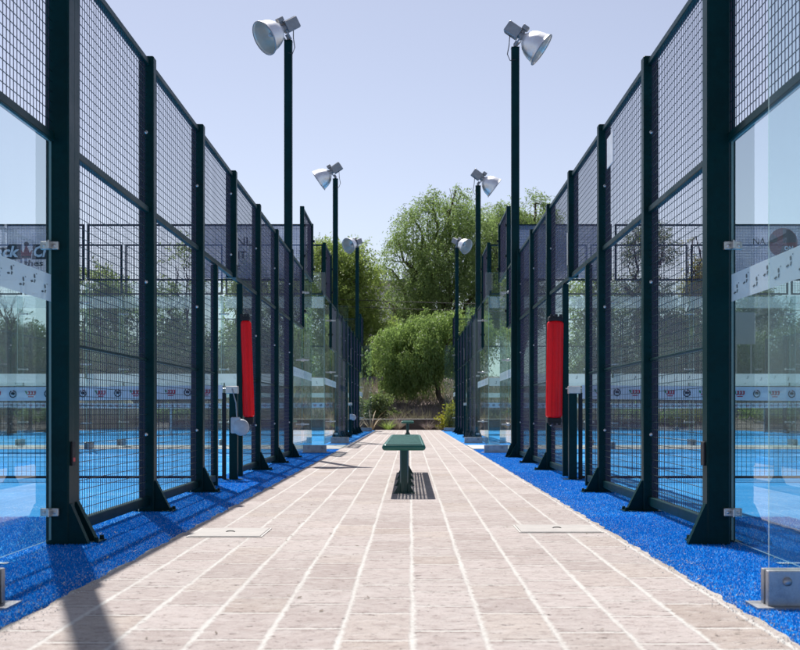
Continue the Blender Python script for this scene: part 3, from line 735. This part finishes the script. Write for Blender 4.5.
# ------------------------------------------------------------------ banners on the end walls
def banner(x0,x1,y,label,fill):
    t=thing('banner',label,'banner',((x0+x1)/2,y,3.0),0,'netting banners above the glass end walls')
    w=x1-x0
    m=MB(); m.box(-w/2,w/2,-.001,.001,.02,.965); c=m.build('netting_sheet',M['netting'],t)
    fill(t,w)
    return t
RX=Matrix.Rotation(PI/2,4,'X')
def black_crown(t,w):
    cx=-(7.82+5.93)/2
    X=lambda px:(px-410)/56.15-cx
    m=MB()
    z0=.41
    # dark backing following the wordmark
    bk=MB(); bk.prism([(X(-18),z0-.05),(X(22),z0-.05),(X(22),z0+.22),(X(10),z0+.22),(X(8),z0+.16),(X(-10),z0+.16),(X(-11),z0+.22),(X(-18),z0+.22)],0,.003,0,Matrix.Translation((0,-.004,0))@RX)
    bk.prism([(X(33),z0-.05),(X(74),z0-.05),(X(74),z0+.17),(X(44),z0+.17),(X(43),z0+.22),(X(34),z0+.22)],0,.003,0,Matrix.Translation((0,-.004,0))@RX)
    bk.build('wordmark_backing',M['charprint'],t)
    text_into(m,'Black',.265,Matrix.Translation((X(-17),-.011,z0))@RX,0,.22,.001,.008,fit=.655)
    text_into(m,'Crown',.265,Matrix.Translation((X(33.5),-.011,z0))@RX,0,.22,.001,.008,fit=.67)
    m.build('wordmark',M['whiteprint'],t)
    c=MB(); xc=X(27.5)
    c.prism([(-.085,-.05),(.085,-.05),(.10,.10),(.055,.05),(.0,.20),(-.055,.05),(-.10,.10)],0,.003,0,Matrix.Translation((xc,-.007,z0+.02))@RX)
    c.lathe([(0,.002),(.04,.002),(.045,0)],14,1,Matrix.Translation((xc,-.007,z0+.22))@RX)
    c.box(xc-.08,xc+.08,-.013,-.011,z0-.02,z0+.01,1)
    c.build('crown_emblem',[M['redemblem'],M['charprint']],t)
    s=MB(); text_into(s,'vector thes eq',.145,Matrix.Translation((X(-8),-.006,.245))@RX,0,.1,.001,.004,fit=1.18); s.build('tagline',M['charprint'],t)
banner(-7.82,-5.93,22.474,'grey netting banner with a pale slanted wordmark and a red crown',black_crown)
def nlt(t,w):
    cx=-(3.74+1.85)/2
    X=lambda px:(px-410)/56.15-cx
    m=MB()
    for s,px,z,sz in (('NL',236.5,.60,.22),('IT',238,.38,.18),('F',236,.13,.18)):
        text_into(m,s,sz,Matrix.Translation((X(px),-.006,z))@RX,0,0,.001,.002)
    m.build('lettering',M['charprint'],t)
banner(-3.74,-1.85,22.474,'dark grey netting banner with black capitals above the left end glass',nlt)
def disc(t,w):
    xc=(782-410)/56.15-(5.68+7.57)/2; zc=.655
    T=Matrix.Translation((xc,-.006,zc))@RX
    m=MB(); m.lathe([(0,.002),(.26,.002),(.262,0)],40,0,T)
    def sect(a0,a1,r0,r1,mi,off):
        K=14; vs=[]; 
        for k in range(K+1):
            a=math.radians(a0+(a1-a0)*k/K); vs+=[(r0*math.cos(a),r0*math.sin(a),off),(r1*math.cos(a),r1*math.sin(a),off)]
        m.add(vs,[(2*k,2*k+1,2*k+3,2*k+2) for k in range(K)],mi,False,T)
    sect(2,92,.0,.25,1,.005); sect(140,178,.12,.25,1,.005); sect(255,300,.05,.2,1,.005)
    m.build('round_emblem',[M['redemblem'],M['charprint']],t)
    m=MB(); text_into(m,'ON',.10,Matrix.Translation((xc+.02,-.014,zc-.13))@RX,0,0,.001,.004); m.build('emblem_lettering',M['whiteprint'],t)
    m=MB(); text_into(m,'NA',.16,Matrix.Translation((xc-.54,-.006,zc-.03))@RX,0,0,.001,.0); m.build('lettering',M['charprint'],t)
banner(5.68,7.57,22.474,'netting banner with a round red and black emblem',disc)
banner(1.68,3.57,22.474,'plain dark netting banner above the right end glass',lambda t,w:None)

# ------------------------------------------------------------------ vegetation
def pnoise(P,s,seed):
    rg=np.random.default_rng(seed); v=np.zeros(len(P))
    for k in range(5):
        d=rg.normal(size=3)*s*(1+.6*k); v+=np.sin(P@d+rg.uniform(0,6.28))/(1+.35*k)
    return v/2.2
def leaves(blobs,nspr,per,leaf,wid,sprig,droop,seed,gap=-.25,ns=1.0,up=.3):
    """leaf-sized faces on sprigs spread through ellipsoid volumes -> (n,4,3)"""
    rg=np.random.default_rng(seed)
    vol=np.array([b[3]*b[4]*b[5] for b in blobs])**.8; pick=rg.choice(len(blobs),nspr,p=vol/vol.sum())
    B=np.array(blobs)[pick]
    d=rg.normal(size=(nspr,3)); d/=np.linalg.norm(d,axis=1)[:,None]
    rad=rg.uniform(0,1,nspr)**.42
    wob=1+.16*pnoise(d*3,1.1,seed+3)
    P=B[:,:3]+d*B[:,3:6]*(rad*wob)[:,None]
    keep=pnoise(P,ns,seed+9)>gap; P,d,B=P[keep],d[keep],B[keep]; n=len(P)
    dr=d*np.array([1,1,.6])+rg.normal(size=(n,3))*.55; dr[:,2]+=up-droop; dr/=np.linalg.norm(dr,axis=1)[:,None]
    L=sprig*rg.uniform(.5,1.3,n)
    tt=rg.uniform(0,1,(n,per))
    Q=P[:,None,:]+dr[:,None,:]*(tt*L[:,None])[:,:,None]
    Q[:,:,2]-=droop*.55*L[:,None]*tt**2
    Q+=rg.normal(size=Q.shape)*leaf*.35
    ld=dr[:,None,:]*.6+rg.normal(size=Q.shape)*.75; ld[:,:,2]-=droop*.9
    ld/=np.linalg.norm(ld,axis=2)[:,:,None]
    sd=np.cross(ld,rg.normal(size=Q.shape)); sd/=np.linalg.norm(sd,axis=2)[:,:,None]+1e-6
    ll=(leaf*rg.uniform(.6,1.35,(n,per)))[:,:,None]; ww=(wid*rg.uniform(.7,1.3,(n,per)))[:,:,None]
    v=np.stack([Q,Q+ld*ll*.45+sd*ww*.5,Q+ld*ll,Q+ld*ll*.45-sd*ww*.5],axis=2)
    return v.reshape(-1,4,3)
def limb(mb,a,b,r0,r1,seed,k=6,bend=.12):
    rg=random.Random(seed); a,b=Vector(a),Vector(b); L=(b-a).length
    pts=[];rs=[]
    for i in range(k+1):
        t=i/k; off=Vector((rg.uniform(-1,1),rg.uniform(-1,1),rg.uniform(-.5,.5)))*L*bend*math.sin(PI*t)*.6
        pts.append(a.lerp(b,t)+off); rs.append(r0+(r1-r0)*t)
    mb.sweep(pts,rs,8); return pts
def tree(name,label,cat,loc,blobs,trunk_top,r0,mat,nspr,per,leaf,wid,sprig,droop,seed,gap=-.25,ns=1.0,group=None,base=(0,0,0),up=.3,twigs=3,reach=.6):
    t=thing(name,label,cat,loc,0,group)
    m=MB(); limb(m,base,trunk_top,r0,r0*.62,seed,7,.10)
    rg=random.Random(seed+1)
    for i,b in enumerate(blobs):
        c=Vector(b[:3]); pts=limb(m,trunk_top,c,r0*.5,r0*.14,seed+i+5,6,.18)
        for k in range(twigs):
            s=pts[rg.randint(2,6)]; dd=Vector((rg.uniform(-1,1)*b[3],rg.uniform(-1,1)*b[4],rg.uniform(-.4,.8)*b[5]))*reach
            limb(m,s,c+dd,r0*.16,r0*.04,seed+31*i+k,5,.2)
    m.build('trunk',M['bark'],t)
    v=leaves(blobs,nspr,per,leaf,wid,sprig,droop,seed,gap,ns,up)
    o=tri_mesh('crown',v,4,M[mat],None,t); return t

def px(x,y,D): return ((x-410)*D/1265, D, .65+(412-y)*D/1265)
# weeping pepper tree at the end of the path
D=53.0
def blob(cx,cy,rx,ry,D,depth=None,off=0):
    s=D/1265; return ((cx-410)*s, off, .65+(412-cy)*s, rx*s, depth or rx*s*.9, ry*s)
def shift(bl,loc): return [(b[0]-loc[0],b[1],b[2]-loc[2],b[3],b[4],b[5]) for b in bl]
loc=((449-410)*D/1265,D,.35)
bl=[blob(400,348,26,26,D,1.3),blob(425,338,30,26,D,1.5),blob(448,332,24,22,D,1.3),blob(470,330,26,24,D,1.3),blob(418,362,32,20,D,1.4),blob(390,364,20,20,D,1.0),blob(446,354,20,14,D,1.2),blob(404,378,20,10,D,1.0)]
tree('pepper_tree','small weeping pepper tree at the end of the path, leaning dark trunk','tree',loc,shift(bl,loc),(-.55,0,1.5),.15,'leaf_pepper',8500,13,.13,.038,.45,1.3,11,-.3,1.6,None,up=.25)
# tall trees beyond
D=70.0
loc=((440-410)*D/1265,D,.3)
bl=[blob(420,228,24,26,D,2.5),blob(450,215,24,26,D,2.6),blob(405,262,24,22,D,2.2),blob(440,262,36,32,D,3.2),blob(412,296,30,22,D,2.6),blob(455,296,34,26,D,3),blob(478,240,26,34,D,2.6),blob(480,285,28,30,D,2.6),blob(433,204,12,12,D,1.2),blob(398,240,9,9,D,.9),blob(410,214,8,7,D,.8),blob(392,270,9,8,D,.8),blob(456,190,12,8,D,1.0),blob(384,300,10,9,D,.9),blob(420,335,36,24,D,3),blob(465,335,34,26,D,3),blob(440,375,50,30,D,3)]
tree('pepper_tree','tall broad green tree rising right of centre behind the weeping tree','tree',loc,shift(bl,loc),(.1,0,4.0),.34,'leaf_olive',15000,12,.15,.048,.7,.75,21,-.22,1.0,None,up=.35)
loc=((524-410)*D/1265,D+3,.3)
bl=[blob(494,250,22,34,D,2.2),blob(498,218,14,18,D,1.6),blob(512,216,22,26,D,2.2),blob(535,206,20,22,D,2.2),blob(520,250,28,30,D,2.6),blob(550,216,15,18,D,1.8),blob(541,194,11,10,D,1.1),blob(505,198,9,9,D,.9),blob(560,240,14,18,D,1.5),blob(520,300,34,32,D,3)]
tree('pepper_tree','tall green tree behind the near right fence and its lamp pole','tree',loc,shift(bl,loc),(0,0,6.5),.34,'leaf_olive',11500,12,.15,.048,.7,.7,22,-.2,1.0,None,up=.35)
D=63.0
loc=((338-410)*D/1265,D,.3)
bl=[blob(330,262,20,20,D,2),blob(352,262,16,20,D,1.6),blob(366,275,13,18,D,1.3),blob(322,296,22,22,D,2),blob(350,302,26,24,D,2.2),blob(374,318,16,22,D,1.6),blob(340,340,28,26,D,2.4),blob(370,352,20,26,D,2),blob(318,246,9,8,D,.8),blob(340,385,34,26,D,2.2),blob(384,345,14,26,D,1.6),blob(361,250,8,8,D,.8)]
tree('leafy_tree','bright green airy tree left of the path behind the far lamps','tree',loc,shift(bl,loc),(0,0,4.2),.24,'leaf_fresh',8500,11,.14,.055,.65,.55,23,-.22,1.0,None,up=.35)
D=58.0
def back(cx,top,w,base_y,D,name,label,mat,seed,n=2600,leaf=.19,gap=-.55,droop=.4):
    loc=((cx-410)*D/1265,D,.2)
    rg=random.Random(seed); bl=[]
    h=base_y-top
    for k in range(7):
        fy=rg.uniform(.12,.85); bl.append(blob(cx+rg.uniform(-.5,.5)*w*(.5+.5*fy),top+h*fy,w*rg.uniform(.22,.36),h*rg.uniform(.13,.22),D,w*.3*D/1265))
    bl.append(blob(cx,top+h*.14,w*.2,h*.14,D)); bl.append(blob(cx,top+h*.7,w*.45,h*.28,D))
    tree(name,label,'tree',loc,shift(bl,loc),(0,0,.35*h*D/1265),.2,mat,n,10,leaf,leaf*.34,.65,droop,seed,gap,1.1,'trees standing behind the courts',up=.35)
back(178,250,62,425,60,'leafy_tree','rounded olive green tree seen through the mesh of the near left fence','leaf_olive',41)
back(112,268,70,425,58,'leafy_tree','loose tree behind the left courts, next to the thick post','leaf_olive',42,2400)
back(245,262,60,425,64,'leafy_tree','green tree seen through the gate opening of the near left court','leaf_fresh',43,2600)
back(290,272,44,420,68,'leafy_tree','green tree half hidden by the posts closing the near left fence','leaf_olive',44,2000)
back(20,318,70,425,57,'leafy_tree','dark low tree behind the glass at the left edge','leaf_dark',45,2400)
back(600,268,60,425,64,'leafy_tree','pale green tree seen through the gate opening of the near right court','leaf_fresh',46,2400)
back(690,298,60,425,60,'leafy_tree','dark bushy tree behind the right courts, beside the thick post','leaf_dark',48,2400)
back(760,290,62,425,58,'leafy_tree','dark tree seen through the nearest right glass','leaf_dark',49,2600)
back(820,275,70,425,58,'leafy_tree','dark tree at the right edge behind the glass','leaf_dark',50,2200)
back(-45,290,80,425,60,'leafy_tree','dark tree at the left edge behind the glass','leaf_dark',51,2200)
back(696,226,16,300,66,'leafy_tree','small yellow-leaved tree top beside the thick right post','leaf_yellow',52,700,.15,.0)
D=60
loc=((640-410)*D/1265,D,.2)
bl=[blob(650,234,18,12,D,1.1),blob(634,250,14,12,D,1),blob(662,252,12,9,D,.9),blob(625,285,22,20,D,1.6),blob(650,300,26,22,D,1.8),blob(630,340,28,34,D,2)]
tree('gum_tree','gum tree with a flat clumped top seen through the right mesh','tree',loc,shift(bl,loc),(0,0,5.5),.22,'leaf_dark',2600,11,.16,.045,.6,.4,53,-.1,1.2,'trees standing behind the courts',up=.3)
# bare tree at far left
D=52.0
t=thing('bare_tree','leafless tree with dark bent branches seen through the left glass','tree',((2-410)*D/1265,D,.1),0)
m=MB(); rg=random.Random(3)
def branch(p,d,L,r,lev):
    q=p+d*L; pts=limb(m,p,q,r,r*.6,rg.randint(0,99999),4,.15)
    if lev==0: return
    for k in range(3 if lev>1 else 4):
        nd=(d+Vector((rg.uniform(-1,1),rg.uniform(-.6,.6),rg.uniform(-.25,.7)))*.75).normalized()
        branch(pts[rg.randint(2,4)],nd,L*rg.uniform(.55,.8),r*.55,lev-1)
branch(Vector((0,0,0)),Vector((.1,0,1)),2.2,.13,4)
m.build('trunk',M['bark'],t)
# dark hedges behind both courts
def hedge(cx,w,top,D,label,mat,seed,n):
    s=D/1265; loc=((cx-410)*s,D,0); h=.65+(412-top)*s
    t=thing('hedge',label,'hedge',loc,0,'hedges behind the courts')
    bl=[((k-2.5)/5*w*s*.9,0,h*.5,w*s*.16,.8,h*.5) for k in range(6)]
    v=leaves(bl,n,10,.13,.055,.4,.1,seed,-.9,1.5,.3); tri_mesh('foliage',v,4,M[mat],None,t)
    m=MB(); 
    for k in range(6): limb(m,((k-2.5)/5*w*s*.9,0,-.1),((k-2.5)/5*w*s*.9+.1,0,h*.7),.07,.02,seed+k)
    m.build('stems',M['bark'],t)
hedge(40,150,335,54,'dark clipped hedge far behind the left glass','leaf_dark',61,4200)
hedge(190,150,332,55,'dark hedge beyond the near left mesh fence','leaf_dark',62,4200)
hedge(650,150,330,55,'dark hedge beyond the near right mesh fence','leaf_dark',63,4200)
hedge(790,140,325,54,'dark clipped hedge far behind the right glass','leaf_dark',64,4200)
# bank behind the planting
bk=MB(); nx,ny=90,26; vs=[]; rb=random.Random(11)
for j in range(ny):
    for i in range(nx):
        x=-28+56*i/(nx-1); y=47.6+32*j/(ny-1)
        z=-.06+min(1,(j/8))**1.2*2.1+.6*max(0,(j-8)/17)
        z+= (0 if j==0 else (.12*math.sin(x*1.7+y)+.10*math.sin(x*.6-y*1.3)+rb.uniform(-.08,.08)))
        vs.append((x,y,z))
bk.add(vs,[(j*nx+i,j*nx+i+1,(j+1)*nx+i+1,(j+1)*nx+i) for j in range(ny-1) for i in range(nx-1)],0,True)
tag(bk.build('bank_terrain',M['bank']),kind='structure')
# dry brush on the bank
def bankz(y): return -.06+min(1,((y-47.6)/32*25/8))**1.2*2.1
rg=np.random.default_rng(77); k=2600
bx=rg.uniform(-9,9,k); by=rg.uniform(48.6,57,k); P=np.c_[bx,by,np.array([bankz(y) for y in by])]
per=9; Q=np.repeat(P,per,axis=0)+rg.normal(size=(k*per,3))*np.array([.22,.2,.05])
dd=rg.normal(size=(k*per,3))*.5; dd[:,2]=abs(dd[:,2])+.6; dd/=np.linalg.norm(dd,axis=1)[:,None]
sd=np.cross(dd,rg.normal(size=dd.shape)); sd/=np.linalg.norm(sd,axis=1)[:,None]
ll=rg.uniform(.15,.55,(k*per,1)); v=np.stack([Q,Q+dd*ll*.5+sd*.015,Q+dd*ll,Q+dd*ll*.5-sd*.015],axis=1)
o=tri_mesh('dry_undergrowth',v,4,M['leaf_dry'],'stuff'); tag(o,'dry brown undergrowth on the bank behind the path','undergrowth')
# low stone wall at the end of the planting bed
t=thing('low_stone_wall','low dark stone wall with a pale top behind the plants closing the path','wall',(0,47.3,-.06))
m=MB(); m.cbox(-9,9,-.14,.14,0,.42,.02,'x'); m.build('wall_body',M['stonewall'],t)
m=MB(); m.cbox(-9,9,-.17,.17,.42,.455,.01,'x'); m.build('coping',M['concrete'],t)
# plants in the bed
def clump(name,label,cat,loc,mat,n,L,w,spread,seed,up=.8,per=1):
    t=thing(name,label,cat,loc,0)
    rg=np.random.default_rng(seed); seg=5; V=[]
    a=rg.uniform(0,2*PI,n); e=rg.uniform(.15,1,n)*spread; l=L*rg.uniform(.6,1.15,n)
    for i in range(n):
        d=np.array([math.cos(a[i])*e[i],math.sin(a[i])*e[i],up]); d/=np.linalg.norm(d); p=np.array([math.cos(a[i])*.05,math.sin(a[i])*.05,0.]); s=np.array([-math.sin(a[i]),math.cos(a[i]),0.])
        for k in range(seg):
            w0=w*(1-(k/seg)**2*.95); w1=w*(1-((k+1)/seg)**2*.95); q=p+d*l[i]/seg
            V.append([p-s*w0/2,p+s*w0/2,q+s*w1/2,q-s*w1/2]); p=q; d=d+np.array([math.cos(a[i])*.10,math.sin(a[i])*.10,-.16]); d/=np.linalg.norm(d)
    tri_mesh('leaves',np.array(V),4,M[mat],None,t); return t
s=46.4/1265
clump('dry_agave','dry straw-coloured agave leaves at the left end of the path','plant',((371-410)*s,46.4,-.05),'drystalk',11,.95,.06,.7,81,1.0)
clump('fountain_grass','olive fountain grass with arching blades closing the path','grass tuft',((388-410)*s,46.3,-.05),'leaf_fresh',150,.62,.014,.9,82,.8)
clump('fountain_grass','purple-plumed fountain grass behind the distant bench','grass tuft',((398-410)*s,46.7,-.05),'plume',170,.75,.012,.8,83,.9)
clump('fountain_grass','purplish grass tuft right of the distant bench','grass tuft',((428-410)*s,46.7,-.05),'plume',130,.5,.012,.9,86,.9)
clump('fountain_grass','low brown grass tuft between the bench and the yellow bush','grass tuft',((440-410)*s,46.5,-.05),'leaf_dry',130,.42,.014,.9,87,.9)
def bush(name,label,loc,blobs,mat,n,leaf,seed,droop=.1):
    t=thing(name,label,'bush',loc,0)
    v=leaves(blobs,n,9,leaf,leaf*.42,.3,droop,seed,-.5,2.2,.4); tri_mesh('foliage',v,4,M[mat],None,t)
    m=MB()
    for i,b in enumerate(blobs): limb(m,(b[0]*.2,0,-.05),(b[0],b[1],b[2]),.025,.01,seed+i)
    m.build('stems',M['bark'],t)
s=46.3/1265
bush('yellow_bush','yellow-green bush at the right end of the path',((455-410)*s,46.4,0),[(0,0,.35,.32,.3,.35),(-.22,0,.25,.2,.2,.22),(.15,0,.62,.22,.2,.2),(-.08,0,.68,.14,.14,.12)],'leaf_yellow',260,.14,91)
bush('green_shrub','pale green upright shrub left of the path end',((377-410)*49/1265,49,.3),[(0,0,.45,.45,.3,.3),(.15,0,.7,.3,.25,.3),(-.25,0,.35,.3,.3,.3),(.35,0,.4,.25,.25,.25)],'leaf_pale',420,.13,92)
for cx,lab,sd in ((650,'yellowish shrub row seen under the near right net',93),(700,'yellow-green shrub low behind the thick right post',94),(770,'low yellow shrub behind the right glass',95)):
    s=50/1265; bush('low_shrub',lab,((cx-410)*s,50,0),[(k*.5-.75,0,.35,.5,.35,.42) for k in range(4)],'leaf_fresh' if sd!=94 else 'leaf_yellow',420,.13,sd)
for cx,lab,sd in ((45,'low green shrub behind the left glass',96),(170,'low green shrub beyond the near left fence',97)):
    s=50/1265; bush('low_shrub',lab,((cx-410)*s,50,0),[(k*.5-.75,0,.35,.5,.35,.42) for k in range(4)],'leaf_olive',420,.13,sd)
# mound of pale sand
t=MB(); n=28; vs=[];rb=random.Random(5)
for j in range(9):
    for i in range(n):
        a=2*PI*i/n; r=(1-j/8); vs.append((r*2.0*math.cos(a)*(1+.1*math.sin(3*a)),r*1.1*math.sin(a),1.75*(1-r**1.7)+rb.uniform(-.05,.05)))
t.add(vs,[(j*n+i,j*n+(i+1)%n,(j+1)*n+(i+1)%n,(j+1)*n+i) for j in range(8) for i in range(n)],0,True)
o=t.build('sand_heap',paint('pale_sand',(.48,.41,.31),.95,var=.2,scale=4,bump=.5),None,((105-410)*50/1265,49.6,-.05))
tag(o,'pale heap of sand beyond the left courts, above the net','sand heap')
# grey board standing beyond the right courts
D=51.0; s=D/1265
t=thing('board','blank grey board on a post seen through the right glass','board',((744-410)*s,D,-.05))
m=MB(); m.cbox(-.46,.46,-.02,.02,.65+(412-343)*s,.65+(412-311)*s,.006); m.build('panel',M['greyboard'],t)
m=MB(); 
for x in (-.3,.3): m.cbox(x-.03,x+.03,.021,.08,0,.65+(412-315)*s,.004)
m.build('support_posts',M['galv'],t)
# building behind the trees
D=105.0; s=D/1265
t=thing('white_house','white rendered house glimpsed between the trees left of centre','house',((384-410)*s,D,0))
h=.65+(412-284)*s
m=MB(); m.box(-4.5,4.2,0,9,-.2,h); m.build('wall',M['render_white'],t)
m=MB(); m.cbox(-4.8,4.5,-.3,9.3,h,h+.3,.03); rf=m.build('roof',M['roofgrey'],t)
m=MB(); m.box(1.5,2.6,3,4.2,h+.3,h+1.4); m.build('chimney',M['render_white'],rf)
for x in (-3.2,-1,1.2,3):
    for z in (1.5,4.6,7.7):
        if z+1.5>h: continue
        m=MB(); m.box(x-.55,x+.55,-.06,.05,z,z+1.5); w=m.build('window',M['roofgrey'],t)
        m=MB(); m.box(x-.47,x+.47,-.075,-.061,z+.08,z+1.42); m.build('pane',M['darkglass'],w)
# overhead cables
D=61.0; s=D/1265
for off,lab in ((0,'upper thin overhead cable crossing in front of the tall trees'),(-.34,'lower thin overhead cable crossing in front of the tall trees')):
    m=MB(); pts=[(x,D,.65+(412-302)*s+off+.0016*(x-1)**2-.03*x) for x in np.linspace(-26,26,30)]
    m.sweep(pts,.016,5); tag(m.build('overhead_cable',M['cable']),lab,'cable','overhead cables')
# fallen leaf scraps on the paving
rg=np.random.default_rng(15); k=90
P=np.c_[rg.uniform(EL,ER,k),3.2+rg.uniform(0,1,k)**1.6*9,np.full(k,.004)]
a=rg.uniform(0,6.28,k); L=rg.uniform(.006,.016,k)[:,None]
u=np.c_[np.cos(a),np.sin(a),rg.uniform(-.1,.4,k)]; w=np.c_[-np.sin(a),np.cos(a),rg.uniform(0,.3,k)]
v=np.stack([P-u*L,P+w*L*.4,P+u*L,P-w*L*.4],axis=1); v[:,:,2]=np.maximum(v[:,:,2],.0015)
o=tri_mesh('leaf_litter',v,4,M['leaf_dry'],'stuff'); tag(o,'tiny dry leaf scraps scattered on the paving','litter')

rg=np.random.default_rng(23); k=150
xs=np.where(rg.uniform(0,1,k)<.5,rg.uniform(-1.85,EL-.02,k),rg.uniform(ER+.02,1.75,k))
P=np.c_[xs,3.3+rg.uniform(0,1,k)**1.5*9,np.full(k,Z_T+.010)]; a=rg.uniform(0,6.28,k); L=rg.uniform(.004,.013,k)[:,None]
u=np.c_[np.cos(a),np.sin(a),rg.uniform(-.1,.5,k)]; w=np.c_[-np.sin(a),np.cos(a),rg.uniform(0,.4,k)]
o=tri_mesh('turf_litter',np.stack([P-u*L,P+w*L*.45,P+u*L,P-w*L*.45],axis=1),4,M['scrap'],'stuff'); tag(o,'pale leaf scraps and crumbs lying on the blue turf strips','litter')
rg=np.random.default_rng(19); k=5200
side=rg.integers(0,2,k); off=np.abs(rg.normal(0,.10,k)); inn=rg.uniform(0,1,k)<.25
yy=3.1+rg.uniform(0,1,k)**1.7*11
xx=np.where(side==0,EL-np.where(inn,-off*.4,off),ER+np.where(inn,-off*.4,off)); zz=np.where(inn,.0015,Z_T+.004)
P=np.c_[xx,yy,zz]; L=(rg.uniform(.0012,.0036,k)*np.where(rg.uniform(0,1,k)<.03,1.6,1))[:,None]
a=rg.uniform(0,6.28,k); u=np.c_[np.cos(a),np.sin(a),np.zeros(k)]; w=np.c_[-np.sin(a),np.cos(a),np.zeros(k)]; z=np.array([[0,0,1.]])
v=np.concatenate([np.stack([P-u*L,P+w*L,P+z*L*1.3],axis=1),np.stack([P+w*L,P+u*L,P+z*L*1.3],axis=1),np.stack([P+u*L,P-w*L,P+z*L*1.3],axis=1),np.stack([P-w*L,P-u*L,P+z*L*1.3],axis=1)])
o=tri_mesh('sand_grains',v,3,paint('loose_sand',(.62,.60,.57),.9,var=.3,scale=20),'stuff'); tag(o,'loose pale sand grains along the edges of the path','sand')

# ------------------------------------------------------------------ light, sky, camera
sd=Vector((-.187,.60,1.0)).normalized()
el=math.asin(sd.z); rot=math.atan2(sd.x,sd.y)%(2*PI)
w=bpy.data.worlds.new('World'); sc.world=w; w.use_nodes=True
nt=w.node_tree; nt.nodes.clear()
sky=nt.nodes.new('ShaderNodeTexSky'); sky.sky_type='NISHITA'; sky.sun_disc=False
sky.sun_elevation=el; sky.sun_rotation=rot; sky.air_density=1.0; sky.dust_density=3.5; sky.ozone_density=1.6; sky.altitude=1800
bg=nt.nodes.new('ShaderNodeBackground'); bg.inputs[1].default_value=.091
ow=nt.nodes.new('ShaderNodeOutputWorld'); hs=nt.nodes.new('ShaderNodeHueSaturation'); hs.inputs['Hue'].default_value=.512; hs.inputs['Saturation'].default_value=.66; nt.links.new(sky.outputs[0],hs.inputs['Color']); nt.links.new(hs.outputs[0],bg.inputs[0]); nt.links.new(bg.outputs[0],ow.inputs[0])
L=bpy.data.lights.new('sun','SUN'); L.energy=4.4; L.angle=math.radians(.53); L.color=(1,.965,.92)
lo=bpy.data.objects.new('sun',L); COL.objects.link(lo); lo.rotation_euler=(-sd).to_track_quat('-Z','Y').to_euler(); lo.location=(-10,30,50)
cam=bpy.data.cameras.new('camera'); co=bpy.data.objects.new('camera',cam); COL.objects.link(co)
co.location=(0,0,.65); co.rotation_euler=(PI/2,0,0)
cam.sensor_width=36; cam.lens=1265/800*36; cam.shift_x=-10/800; cam.shift_y=87/800
cam.clip_start=.1; cam.clip_end=2000
cam.dof.use_dof=True; cam.dof.focus_distance=10.5; cam.dof.aperture_fstop=9
sc.camera=co
sc.render.engine='CYCLES'
cy=sc.cycles
cy.max_bounces=10; cy.diffuse_bounces=3; cy.glossy_bounces=4; cy.transmission_bounces=6; cy.transparent_max_bounces=64
cy.caustics_reflective=False; cy.caustics_refractive=False; cy.sample_clamp_indirect=6
cy.use_denoising=True; cy.use_adaptive_sampling=True; cy.adaptive_threshold=.015
vs_=sc.view_settings; vs_.view_transform='Standard'; vs_.look='None'; vs_.gamma=1; vs_.exposure=.55; vs_.use_curve_mapping=False
sc.render.resolution_x=1024; sc.render.resolution_y=832
